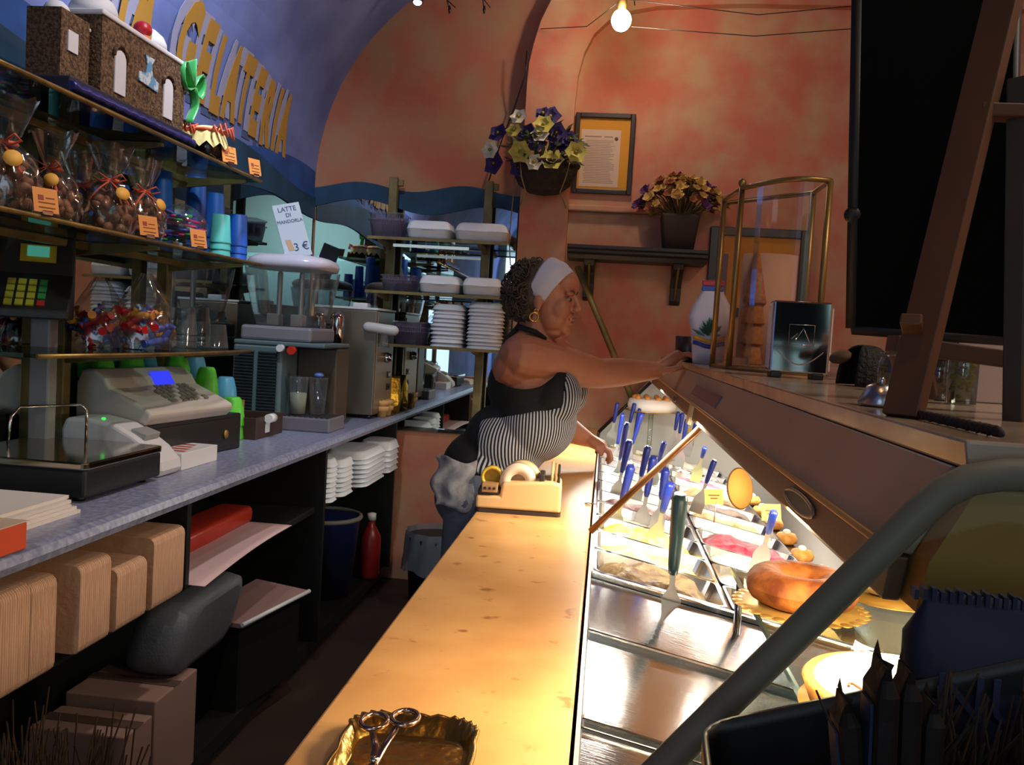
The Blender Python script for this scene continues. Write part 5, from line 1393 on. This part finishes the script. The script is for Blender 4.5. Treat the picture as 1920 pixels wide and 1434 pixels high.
t = thing('white_box', 'white carton standing on the ledge behind the slim jar', 'box', (.585, 1.40, ZL), .12)
MB().bb(-.065, .065, -.03, .03, 0, .115).build('carton_body', mat('ivory_carton', (190, 164, 156), .75), t, bevel=.002)
MB().bb(-.066, .066, -.031, .031, .1, .1155).build('carton_lid', mat('ivory_carton'), t, bevel=.002)
# twisted cord
q = MB(); a = at(1722, 778, z=ZL + .004); b = at(1875, 812, z=ZL + .004)
for ph in (0, PI):
    q.tube([a.lerp(b, i / 60) + Vector((0, .0035 * math.cos(i * .9 + ph), .0035 * math.sin(i * .9 + ph))) for i in range(61)], .0028, 5)
tag(q.build('twisted_cord', mat('dark_cord', (40, 26, 20), .8)), 'dark twisted cord lying along the near end of the ledge', 'cord')

# ---- easel with blackboard
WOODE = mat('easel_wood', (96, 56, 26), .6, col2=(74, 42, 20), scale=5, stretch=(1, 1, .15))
f0 = at(1692, 782, z=ZL)
t = thing('easel', 'brown wooden easel standing on the case ledge before the blackboard', 'easel', f0)
top = at(1895, -60, y=f0.y + .12) - f0
def strut(a, b, w, d, nm, m=WOODE):
    a = Vector(a); b = Vector(b); L = (b - a).length
    Q = Matrix.Translation(a) @ (b - a).to_track_quat('Z', 'Y').to_matrix().to_4x4()
    return MB().bb(-w / 2, w / 2, -d / 2, d / 2, 0, L, M=Q).build(nm, m, t, bevel=.0015)
strut((0, 0, 0), top, .036, .018, 'leg')
r0 = at(1900, 880, x=.46) ; r0 = at(1905, 878, y=.98) - f0
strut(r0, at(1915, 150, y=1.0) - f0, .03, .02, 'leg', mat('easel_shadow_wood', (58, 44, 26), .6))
u = .62; c0 = top * .66; strut(c0, c0 + Vector((.22, .02, .006)), .03, .014, 'cross_rail')
lo = at(1690, 645, y=1.10) - f0; strut(lo + Vector((-.012, 0, 0)), lo + Vector((.165, .01, -.014)), .035, .02, 'lower_rail')
strut((0, .0, .10), Vector((.08, .16, .02)), .02, .012, 'rear_stay')
bp0 = at(1600, 615, y=1.24); bp1 = at(1890, 636, y=1.24); bt0 = at(1612, -30, y=1.24)
t = thing('blackboard', 'tall blank blackboard leaning on the easel above the case ledge', 'blackboard', bp0)
w_ = (bp1 - bp0); h_ = (bt0 - bp0)
def bpos(u, v, n): return w_ * u + h_ * v + Vector((0, n, 0))
q = MB(); q.add([bpos(0, 0, 0), bpos(1, 0, 0), bpos(1, 1, 0), bpos(0, 1, 0), bpos(0, 0, .012), bpos(1, 0, .012), bpos(1, 1, .012), bpos(0, 1, .012)], [(0, 1, 2, 3), (7, 6, 5, 4), (0, 4, 5, 1), (1, 5, 6, 2), (2, 6, 7, 3), (3, 7, 4, 0)])
q.build('slate_panel', mat('slate_black', (8, 9, 8), .95, spec=.05), t)
for a, b in (((0, 0), (0, 1)), ((1, 0), (1, 1)), ((0, 0), (1, 0))):
    q = MB(); q.tube([bpos(*a, .006), bpos(*b, .006)], .009, 4); q.build('frame_rail', mat('board_frame', (14, 12, 10), .6), t)
MB().ell(bpos(-.01, .335, .006), (.012, .01, .012), 12, 8).build('frame_knob', mat('board_frame'), t)

# ================================================================== on the marble counter
# tape dispenser
t = thing('tape_dispenser', 'beige weighted tape dispenser with white and yellow rolls on the marble counter', 'tape dispenser', (-.205, 2.30, .95), .05)
BEI = mat('dispenser_beige', (216, 178, 124), .45)
DKB = mat('dispenser_dark', (40, 28, 22), .5)
MB().prism(rrect(.226, .13, .012), 0, .010, 'z').build('base_pad', DKB, t)
MB().prism([(-.112, .010), (.112, .010), (.112, .085), (.085, .092), (-.045, .080), (-.05, .046), (-.112, .044)], -.062, .062, 'y').build('body', BEI, t, bevel=.007, bseg=3)
MB().bb(-.108, -.05, -.055, .055, .044, .062).build('front_step', DKB, t, bevel=.004)
sb_ = MB().bb(-.098, -.056, -.066, -.02, .054, .076).build('pin_block', mat('pin_block', (168, 128, 86), .5), t, bevel=.002)
for k in range(3): MB().lathe([(.004, 0), (.004, .002)], 8, trn(-.089 + k * .012, -.066, .065) @ rot('X', PI / 2)).build('screw', DKB, sb_)
def roll(x, z, R, r_, w, m, nm, y0=0):
    return MB().lathe([(r_, -w / 2), (R, -w / 2), (R, w / 2), (r_, w / 2), (r_, -w / 2)], 36, trn(x, y0, z) @ rot('X', PI / 2)).build(nm, m, t)
roll(-.005, .082, .048, .020, .03, mat('tape_white', (224, 200, 178), .5), 'white_tape_roll', -.02)
roll(.004, .082, .050, .022, .03, mat('tape_clear', (200, 170, 120), .3), 'clear_tape_roll', .025)
roll(-.075, .088, .030, .022, .02, mat('tape_yellow', (206, 170, 50), .4), 'yellow_tape_roll', -.02)
MB().bb(.052, .066, -.05, .03, .08, .108).build('cutter', DKB, t, bevel=.003)
for k, (x, c) in enumerate(((.085, (198, 160, 110)), (.095, (170, 130, 80)), (.103, (30, 26, 26)))):
    MB().box((0, 0, 0), (.007, .09, .028), M=trn(x, .0, .106) @ rot('X', .35 - .1 * k)).build('pen', mat('pen_%s' % 'abc'[k], c, .4), t, bevel=.003)
# golden tray with scissors
GT = mat('gold_foil_tray', (196, 158, 78), .22, 1.0, bump=.2, bscale=40)
tc_ = at(752, 1440, z=.953)
t = thing('golden_tray', 'shiny golden cardboard tray with fluted rim on the marble counter', 'tray', (-.183, .845, .9505), .06)
rings = []
for z, k_, fl2 in ((.001, .80, 0), (.003, .82, 0), (.018, .94, 0), (.019, .98, .0), (.016, 1.0, .003)):
    rr_ = rrect(.150 * k_ + .0, .27 * k_, .035 * k_, 14)
    # densify for flutes
    ring = []
    n_ = len(rr_)
    for i in range(n_):
        a = Vector(rr_[i]); b = Vector(rr_[(i + 1) % n_]); m_n = max(1, int((b - a).length / .006))
        if k_ < 0: m_n = 1
        for j in range(10 if i % 15 == 14 else 1):
            ring.append(a.lerp(b, j / 10))
    out = []
    for i, p in enumerate(ring):
        w2 = .0022 * math.sin(i * 2.1) if z > .01 else 0
        out.append((p.x * (1 + w2 * 8), p.y * (1 + w2 * 4), z + w2 * .6))
    rings.append(out)
loft(MB(), rings, True, True, False).build('tray_sheet', GT, t, solid=.001)
t = thing('scissors', 'steel scissors with open finger rings lying on the golden tray', 'scissors', (-.212, .872, .956))
def scis(sgn):
    q = MB()
    hx = sgn * .0175; hy = .052
    q.tube([(hx + .0145 * math.cos(a), hy + .019 * math.sin(a), .028 + .004 * sgn) for a in [2 * PI * i / 20 for i in range(20)]], .0032, 8, closed=True)
    q.tube([(hx * .75, hy - .022, .026 + .004 * sgn), (hx * .25, .01, .016), (0, -.01, .008), (-sgn * .006, -.03, .006)], [.004, .0045, .005, .0045], 8, flat=.6)
    q.add([(-sgn * .004 - .006, -.02, .006 + .001 * sgn), (-sgn * .004 + .006, -.02, .006 + .001 * sgn), (-sgn * .008, -.12, .004)], [(0, 1, 2)])
    return q
for sgn, nm in ((-1, 'blade'), (1, 'blade')): scis(sgn).build(nm, mat('scissor_steel', (176, 150, 136), .2, 1.0), t, solid=.0)
MB().lathe([(.005, 0), (.005, .003), (1e-6, .004)], 12, trn(0, -.01, .012)).build('rivet', CHROME, t)
# keys / small hook by the marble edge
t = thing('small_key', 'small dark key hanging over the marble edge beyond the tape dispenser', 'key', at(1106, 945, z=.9515))
MB().torus(.008, .0016, 14, 6, trn(-.006, 0, .002)).build('key_ring', STEEL, t)
MB().bb(-.002, .016, -.002, .002, .001, .0035).build('key_shank', DKB, t)

# ================================================================== near foreground on the case end
t = thing('black_basket', 'black rigid gift basket with a plaque at the near end of the case', 'basket', (at(1392, 1400, y=.475).x + .16, .545, .95), -.06)
loft(MB(), [[(x, y, z + .36 * (x + .13) * (z > .1)) for x, y in rrect(w, d, .02, 4)] for z, w, d in ((0, .30, .12), (.20, .33, .14), (.21, .33, .14))], True, True, False).build('basket_wall', mat('basket_black', (17, 15, 15), .5), t, solid=.004)
q = MB(); q.tube([(-.16, -.069, .2), (-.10, -.071, .221), (-.03, -.071, .246), (.06, -.071, .278)], .004, 8); q.build('rim', mat('basket_rim', (70, 54, 30), .4), t)
MB().box((-.125, -.066, .165), (.05, .008, .045)).build('plaque', mat('plaque_brown', (96, 66, 56), .5), t)
MB().lathe([(.005, 0), (.005, .003)], 10, trn(-.135, -.070, .172) @ rot('X', PI / 2)).build('rivet', BLACKP, t)
t = thing('blue_packet', 'dark blue crimped packet with pale lettering in the near corner', 'packet', (.292, .63, 1.105), -.08)
loft(MB(), [[(x + .01 * math.sin(z * 50), y, z) for x, y in rrect(w, d, d * .45, 4)] for z, w, d in ((0, .13, .035), (.06, .135, .045), (.12, .13, .035), (.142, .128, .008), (.152, .13, .006))]).build('packet_body', mat('packet_blue', (12, 14, 44), .7, bump=.2, bscale=20), t)
text_obj('lettering', 'NUT', .045, mat('packet_print', (40, 42, 74), .7), t, trn(-.005, -.0245, .085) @ rot('X', PI / 2), .0005)
cm = MB()
for k in range(22): cm.bb(-.064 + k * .0058, -.064 + k * .0058 + .003, -.006, .006, .146, .153 + .001 * (k % 3))
cm.build('crimped_edge', mat('packet_blue'), t)
# dark wrapped chocolate bars and twigs
WR = mat('dark_wrapper', (20, 12, 9), .65, bump=.3, bscale=40, spec=.2); WRB = mat('wrapper_blue', (34, 44, 64), .6, spec=.2)
for i, (px0, py0, px1, py1, w, lab) in enumerate(((1640, 1430, 1655, 1215, .030, 'tall dark wrapped bar with a blue label in the near basket'), (1600, 1434, 1580, 1285, .026, 'short dark wrapped bar leaning out of the near basket'), (1690, 1434, 1700, 1225, .024, 'dark wrapped bar behind the tall one in the near basket'), (1730, 1434, 1745, 1290, .022, 'low dark wrapped bar beside the blue packet'))):
    yy = .470 + .007 * i
    b = at(px0, py0 + 120, y=yy); a = at(px1, py1, y=yy)
    t = thing('wrapped_bar', lab, 'chocolate', b, 0, 'dark wrapped bars in the near basket')
    d = a - b; L = d.length; Q = d.to_track_quat('Z', 'Y').to_matrix().to_4x4()
    q = MB(); rings = []
    for f, ww, dd in ((0, 1, 1), (.15, 1, 1), (.78, 1.05, 1), (.86, .72, .5), (.93, .85, .2)):
        rings.append([(x, y, L * f) for x, y in rrect(w * ww, .012 * dd, .004 * dd, 2)])
    loft(q, rings, False, M=Q)
    q.add([Q @ Vector((-w * .5, 0, L * .93)), Q @ Vector((w * .5, 0, L * .93)), Q @ Vector((w * .45, .002, L * .96)), Q @ Vector((0, .0, L * .94)), Q @ Vector((-w * .5, .002, L * 1.0))], [(0, 1, 2, 3, 4)])
    q.build('wrapper', WR, t)
    MB().bb(-w * .3, w * .3, -.0075, -.0055, L * .35, L * .72, M=Q).build('label_panel', WRB, t)
t = thing('dried_twigs', 'bundle of dark dried stalks sticking out of the near basket', 'twigs', (at(1820, 1434, y=.55).x, .55, at(1820, 1434, y=.55).z - .07))
q = MB(); rn = random.Random(17)
for i in range(320):
    b = Vector((rn.uniform(-.06, .08), rn.uniform(-.02, .03), 0)); e = Vector((b.x * 1.3 + rn.uniform(-.02, .05), rn.uniform(-.05, .03), rn.uniform(.05, .125)))
    if e.x < -.03: e.z = min(e.z, .10)
    q.tube([b, (b + e) / 2 + Vector((rn.uniform(-.008, .008), 0, 0)), e], [.0022, .0018, .0008], 3, caps=False)
tag(q.build('stalks', mat('dark_straw', (62, 40, 18), .85, col2=(30, 24, 18), scale=20), t), kind='stuff')
# ================================================================== the woman behind the marble counter
PO = Vector((-.45, 2.90, 0))
t = thing('person', 'woman in black top, striped apron and white headband leaning over the marble counter', 'person', PO)
def organic(mb, voxel, it=4, keep=None):
    """one continuous surface out of overlapping volumes"""
    me = mb.mesh('volume')
    bm = bmesh.new(); bm.from_mesh(me); bmesh.ops.recalc_face_normals(bm, faces=bm.faces); bm.to_mesh(me); bm.free()
    o = bpy.data.objects.new('volume', me); COL.objects.link(o)
    md = o.modifiers.new('r', 'REMESH'); md.mode = 'VOXEL'; md.voxel_size = voxel; md.use_smooth_shade = True
    ms = o.modifiers.new('s', 'SMOOTH'); ms.factor = .5; ms.iterations = it
    dg = bpy.context.evaluated_depsgraph_get(); dg.update()
    out = bpy.data.meshes.new_from_object(o.evaluated_get(dg))
    bpy.data.objects.remove(o)
    return out
def link(name, me, m, par, off=PO):
    me.transform(Matrix.Translation(-off))
    me.materials.clear(); me.materials.append(m)
    me.polygons.foreach_set('use_smooth', [True] * len(me.polygons))
    o = bpy.data.objects.new(name, me); COL.objects.link(o); o.parent = par
    return o
SKIN = mat('warm_skin', (186, 124, 94), .52, col2=(172, 108, 82), scale=9, sss=.12, bump=.05, bscale=160)
HM_ = trn(-.205, 2.895, 1.553) @ rot('Z', -.22) @ rot('Y', .10)
def H3(x, y, z): return HM_ @ Vector((x, y, z))
# --- torso volumes shared by skin and clothes
def torso(mb, g):
    mb.ell((-.385, 2.90, .96), (.140 + g, .165 + g, .13 + g), 24, 14)
    mb.ell((-.315, 2.90, 1.06), (.138 + g, .165 + g, .125 + g), 24, 14)
    mb.ell((-.225, 2.90, 1.135), (.135 + g, .17 + g, .13 + g), 24, 14)
    mb.ell((-.25, 2.91, 1.25), (.135 + g, .165 + g, .13 + g), 24, 14)
    mb.ell((-.155, 2.825, 1.225), (.078 + g, .08 + g, .085 + g), 20, 12)
    mb.ell((-.140, 2.985, 1.235), (.078 + g, .08 + g, .085 + g), 20, 12)
    mb.ell((-.235, 2.92, 1.335), (.105 + g, .17 + g, .085 + g), 24, 14)
body = MB()
torso(body, -.008)
# shoulders, neck
body.cap((-.262, 2.80, 1.352), (-.19, 3.05, 1.372), .068, .062, 16)
body.cap((-.235, 2.91, 1.37), H3(-.025, 0, -.045), .066, .058, 16)
body.cap((-.29, 2.86, 1.36), (-.24, 2.9, 1.42), .06, .055, 14)
# head
def hell(c, r): body.ell((0, 0, 0), r, 20, 14, M=HM_ @ Matrix.Translation(c))
hell((-.012, 0, .022), (.098, .077, .098)); hell((.028, 0, -.028), (.066, .068, .090)); hell((.040, 0, -.082), (.050, .050, .038)); hell((.076, 0, -.102), (.020, .026, .018))
hell((.030, 0, -.105), (.045, .046, .032)); hell((.056, .034, -.034), (.038, .034, .044)); hell((.056, -.034, -.034), (.038, .034, .044)); hell((.038, .030, -.07), (.045, .036, .04)); hell((.038, -.030, -.07), (.045, .036, .04))
hell((.060, 0, .050), (.040, .058, .045))
for s in (-1, 1):
    hell((.082, s * .030, .020), (.014, .026, .009)); hell((.103, s * .011, -.029), (.010, .009, .008)); hell((-.006, s * .078, -.018), (.017, .009, .031)); hell((-.002, s * .080, -.042), (.009, .007, .010))
body.cap(H3(.093, 0, .012), H3(.112, 0, -.024), .009, .0115, 10)
body.ell((0, 0, 0), (.012, .024, .009), 14, 8, M=HM_ @ Matrix.Translation((.096, 0, -.058)))
body.ell((0, 0, 0), (.011, .021, .009), 14, 8, M=HM_ @ Matrix.Translation((.092, 0, -.073)))
# right arm stretched to the ledge of the case
sh, el, wr_ = Vector((-.268, 2.795, 1.345)), at(1122, 700, y=2.95), at(1232, 694, y=3.07)
body.cap(sh, sh.lerp(el, .45), .079, .071, 18); body.cap(sh.lerp(el, .45), el, .071, .052, 18)
body.cap((-.30, 2.80, 1.31), (-.20, 2.84, 1.27), .066, .06, 14)
body.cap(el, el.lerp(wr_, .38), .052, .050, 16); body.cap(el.lerp(wr_, .38), wr_, .050, .031, 16)
hb = wr_; hp = Vector((.262, 3.105, 1.381))
body.cap(hb, hp + Vector((-.01, -.012, .0)), .027, .021, 12); body.cap(hb, hp + Vector((-.01, .016, .0)), .027, .020, 12); body.cap(hb, hp + Vector((-.012, .036, -.002)), .024, .018, 12)
for k, (L, dz) in enumerate(((.034, .002), (.040, .003), (.037, .002), (.028, .0))):
    a = hp + Vector((-.004, -.020 + .020 * k, .002)); b = a + Vector((L * .9, .004 + .002 * k, .004 + dz)); c = b + Vector((L * .75, .002, -.012)); d = c + Vector((L * .3, 0, -.008))
    body.cap(a, b, .0096, .0088, 10); body.cap(b, c, .0088, .008, 10); body.cap(c, d, .008, .0068, 10)
a = hb + Vector((.022, -.020, .0)); b = a + Vector((.035, -.018, .010)); c = b + Vector((.026, .004, .006))
body.cap(a, b, .0135, .0105, 10); body.cap(b, c, .0105, .0088, 10)
# left arm leaning on the counter edge
sl, ell_, wl_ = Vector((-.165, 3.075, 1.345)), Vector((-.155, 3.16, 1.10)), at(1098, 822, y=3.19)
body.cap(sl, ell_, .070, .052, 16); body.cap(ell_, ell_.lerp(wl_, .4), .052, .048, 16); body.cap(ell_.lerp(wl_, .4), wl_, .048, .031, 16)
kn = at(1128, 836, y=3.19)
body.cap(wl_, kn + Vector((0, -.022, .0)), .027, .019, 12); body.cap(wl_, kn + Vector((0, .005, .003)), .027, .020, 12); body.cap(wl_, kn + Vector((-.002, .028, .0)), .025, .018, 12)
for k, L in enumerate((.036, .042, .040, .031)):
    a = kn + Vector((.0, -.030 + .0205 * k, .0)); b = a + Vector((L * .75, -.003 + .002 * k, -.018)); c = b + Vector((L * .22, 0, -.026)); d = c + Vector((-.008, 0, -.012))
    body.cap(a, b, .0098, .009, 10); body.cap(b, c, .009, .008, 10); body.cap(c, d, .008, .007, 10)
a = wl_ + Vector((.012, -.022, -.006)); b = a + Vector((.030, -.014, -.020)); c = b + Vector((.020, .0, -.022))
body.cap(a, b, .0135, .0105, 10); body.cap(b, c, .0105, .0085, 10)
link('body', organic(body, .0034, 5), SKIN, t)
# --- clothes
def smooth_rim(bm, it=14):
    for _ in range(it):
        mv = {}
        for v in bm.verts:
            be = [e for e in v.link_edges if e.is_boundary]
            if len(be) == 2:
                mv[v] = v.co * .4 + (be[0].other_vert(v).co + be[1].other_vert(v).co) * .3
        for v, c in mv.items(): v.co = c
q = MB(); torso(q, .004)
q.cap((-.275, 2.86, 1.40), (-.33, 2.85, 1.24), .03, .03, 10)
me = organic(q, .007, 6)
bm = bmesh.new(); bm.from_mesh(me)
dead = []
for f in bm.faces:
    c = f.calc_center_median()
    side = c.y < 2.9
    ex, ez = (c.x + .262) / .125, (c.z - 1.352) / (.106 if side else .075)
    arm = ex * ex + ez * ez < 1 and abs(c.y - 2.9) > .055
    neck = c.z > 1.325 and c.x > -.245 and abs(c.y - 2.91) < .10
    top_ = c.z > 1.395 and abs(c.y - 2.91) < .055
    if arm or neck or top_ or c.z < .965: dead.append(f)
bmesh.ops.delete(bm, geom=dead, context='FACES')
smooth_rim(bm)
me2 = bpy.data.meshes.new('tank_top'); bm.to_mesh(me2)
dead = []
for f in bm.faces:
    c = f.calc_center_median()
    ap = (c.z < 1.128 + .26 * (c.x + .40) or c.x > -.125) and c.x > -.385 and c.z < 1.33
    if not ap: dead.append(f)
bmesh.ops.delete(bm, geom=dead, context='FACES')
smooth_rim(bm)
bm.normal_update()
for v in bm.verts: v.co += v.normal * .0045
me3 = bpy.data.meshes.new('apron'); bm.to_mesh(me3); bm.free()
TOPM = mat('black_cotton', (16, 15, 17), .85, bump=.1, bscale=60, sheen=.0)
STR = mat('striped_cotton', (190, 190, 196), .85)
nt = STR.node_tree; bs = nt.nodes['Principled BSDF']
tc = nt.nodes.new('ShaderNodeTexCoord'); mp = nt.nodes.new('ShaderNodeMapping'); gr = nt.nodes.new('ShaderNodeTexGradient'); gr.gradient_type = 'RADIAL'
mp.inputs['Location'].default_value = (-.20, 0, 0); mp.inputs['Rotation'].default_value = (0, 0, 0)
ml = nt.nodes.new('ShaderNodeMath'); ml.operation = 'MULTIPLY'; ml.inputs[1].default_value = 108
fr_ = nt.nodes.new('ShaderNodeMath'); fr_.operation = 'FRACT'
gt_ = nt.nodes.new('ShaderNodeMath'); gt_.operation = 'GREATER_THAN'; gt_.inputs[1].default_value = .52
mx = nt.nodes.new('ShaderNodeMix'); mx.data_type = 'RGBA'; mx.inputs[6].default_value = rgb(20, 20, 24); mx.inputs[7].default_value = rgb(186, 188, 198)
nt.links.new(tc.outputs['Object'], mp.inputs[0]); nt.links.new(mp.outputs[0], gr.inputs[0]); nt.links.new(gr.outputs[1], ml.inputs[0]); nt.links.new(ml.outputs[0], fr_.inputs[0]); nt.links.new(fr_.outputs[0], gt_.inputs[0]); nt.links.new(gt_.outputs[0], mx.inputs[0]); nt.links.new(mx.outputs[2], bs.inputs['Base Color'])
bpy.data.meshes.remove(me)
for nm, me_, m in (('tank_top', me2, TOPM), ('apron', me3, STR)):
    o = link(nm, me_, m, t); md = o.modifiers.new('s', 'SOLIDIFY'); md.thickness = .003; md.offset = 1
q = MB(); q.tube([at(932, 742, y=2.85), at(930, 708, y=2.84), at(936, 676, y=2.845), at(949, 640, y=2.86), at(972, 612, y=2.86), at(1003, 622, y=2.83), at(1022, 634, y=2.86)], [.016, .018, .018, .018, .017, .015, .012], 8, flat=.6)
for i in range(len(q.v)): q.v[i] = tuple(Vector(q.v[i]) - PO)
q.build('shoulder_strap', TOPM, t)
# jeans
q = MB()
q.ell((-.39, 2.90, .945), (.148, .172, .115), 24, 14); q.ell((-.40, 2.90, .86), (.150, .175, .12), 24, 14)
for yy in (2.815, 2.985):
    q.cap((-.40, yy, .86), (-.43, yy, .48), .100, .076, 18); q.cap((-.43, yy, .48), (-.49, yy, .09), .074, .056, 18)
me = organic(q, .010, 5)
bm = bmesh.new(); bm.from_mesh(me)
bmesh.ops.delete(bm, geom=[f for f in bm.faces if f.calc_center_median().z > 1.0 + .0], context='FACES'); bm.to_mesh(me); bm.free()
link('jeans', me, mat('pale_denim', (104, 110, 126), .9, col2=(82, 88, 104), scale=9, bump=.3, bscale=60), t)
for yy in (2.815, 2.985):
    q = MB(); q.cap((-.51, yy, .045), (-.36, yy, .035), .045, .036, 14)
    q.build('shoe', mat('dark_shoe', (30, 28, 30), .5), t, (-PO.x, -PO.y, 0))
q = MB(); rn = random.Random(6)
q.grid(14, 16, lambda u, v: (-.525 + .15 * u + .012 * math.sin(9 * v), 2.745 - .03 * math.sin(PI * u) + .008 * math.sin(14 * u + 7 * v), 1.01 - .16 * v + .01 * math.sin(7 * u)))
for i in range(len(q.v)): q.v[i] = tuple(Vector(q.v[i]) - PO)
q.build('hip_cloth', mat('crumpled_cloth', (176, 170, 172), .85, col2=(120, 120, 130), scale=22, bump=.5, bscale=18), t, solid=.004)
# headband, hair, earring, features
def loc_(mb):
    for i in range(len(mb.v)): mb.v[i] = tuple(Vector(mb.v[i]) - PO)
    return mb
q = MB(); th = math.radians(68)
cc = Vector((math.cos(th), 0, math.sin(th))); nn = Vector((-math.sin(th), 0, math.cos(th)))
def band(u, v):
    ph = math.radians(-106 + 212 * u); w_ = -.52 + .98 * v
    w_ *= (.62 + .38 * math.cos(ph * .8))
    d = (cc * math.cos(ph) + Vector((0, 1, 0)) * math.sin(ph) + nn * w_).normalized()
    k = 1.055 + .012 * math.sin(v * 15 + 3 * u) + .006 * math.sin(31 * u)
    return HM_ @ Vector((-.006 + .1 * k * d.x, .080 * k * d.y, .022 + .101 * k * d.z))
q.grid(44, 10, band); loc_(q).build('headband', mat('white_headband', (206, 204, 214), .85, bump=.15, bscale=70), t, solid=.004)
HAIR = mat('dark_brown_hair', (52, 40, 32), .65, col2=(94, 76, 60), scale=30)
q = MB(); q.ell((0, 0, 0), (.080, .088, .092), 22, 14, M=HM_ @ trn(-.048, 0, .008)); q.ell((0, 0, 0), (.055, .075, .05), 18, 10, M=HM_ @ trn(-.055, 0, -.055)); q.ell((0, 0, 0), (.074, .079, .088), 20, 12, M=HM_ @ trn(-.044, 0, .036))
rn = random.Random(12)
for i in range(420):
    while True:
        d = Vector((rn.uniform(-1, .75), rn.uniform(-1, 1), rn.uniform(-1, 1)))
        if d.length < .1: continue
        d.normalize()
        if d.x > .05 and not (d.z > .86): continue
        w_ = d.dot(nn)
        if d.x * cc.x + d.z * cc.z > .2 and w_ < .34: continue
        break
    c = Vector((-.042 + .104 * d.x, .098 * d.y, .004 + .108 * d.z))
    if d.z < -.75: c.z += .01
    ax = Vector((rn.uniform(-1, 1), rn.uniform(-1, 1), rn.uniform(-1, .4))).normalized(); e1 = ax.orthogonal().normalized(); e2 = ax.cross(e1)
    R = rn.uniform(.007, .012); turns = rn.uniform(1.2, 2.2); n_ = 13
    pts = []
    for k in range(n_):
        a = 2 * PI * turns * k / (n_ - 1)
        pts.append(HM_ @ (c + d * .004 + e1 * R * math.cos(a) + e2 * R * math.sin(a) + ax * (.03 * (k / (n_ - 1) - .5))))
    q.tube(pts, [.0026] * (n_ - 2) + [.002, .001], 4, caps=False)
loc_(q).build('hair', HAIR, t)
ear = HM_ @ Vector((-.004, -.086, -.052)); EG = mat('gold_earring', (206, 160, 84), .25, .9)
q = MB(); q.torus(.0065, .0018, 14, 6, trn(*(ear)) @ rot('X', PI / 2)); q.torus(.0145, .0035, 22, 8, trn(ear.x - .006, ear.y - .002, ear.z - .020) @ rot('X', PI / 2) @ rot('Y', .3))
loc_(q).build('earring', EG, t)
for s in (-1, 1):
    q = MB(); q.ell((0, 0, 0), (.0095, .0115, .0068), 14, 10, M=HM_ @ trn(.0815, s * .031, .002)); e_ = loc_(q).build('eye', mat('eye_white', (150, 130, 118), .35), t)
    q = MB(); q.ell((0, 0, 0), (.0045, .0066, .0060), 12, 8, M=HM_ @ trn(.0885, s * .031, .0005)); loc_(q).build('iris', mat('iris_brown', (34, 22, 16), .2), e_)
    q = MB(); q.tube([HM_ @ Vector((.0945 - .022 * abs(k - .2) ** 2, s * (.014 + .032 * k), .022 + .008 * math.sin(PI * k * .9))) for k in (0, .25, .5, .75, 1)], [.002, .0034, .0034, .003, .0015], 6); loc_(q).build('eyebrow', HAIR, t)
    q = MB(); q.tube([HM_ @ Vector((.0905 - .010 * (k - .3) ** 2, s * (.019 + .025 * k), .0055 + .006 * math.sin(PI * k))) for k in (0, .25, .5, .75, 1)], [.0015, .003, .0034, .003, .0015], 6); loc_(q).build('eyelid', SKIN, t)
q = MB(); q.ell((0, 0, 0), (.0075, .021, .0055), 14, 8, M=HM_ @ trn(.1015, 0, -.0585)); q.ell((0, 0, 0), (.0075, .018, .006), 14, 8, M=HM_ @ trn(.0970, 0, -.0715))
loc_(q).build('lips', mat('lip_tone', (140, 70, 62), .45), t)
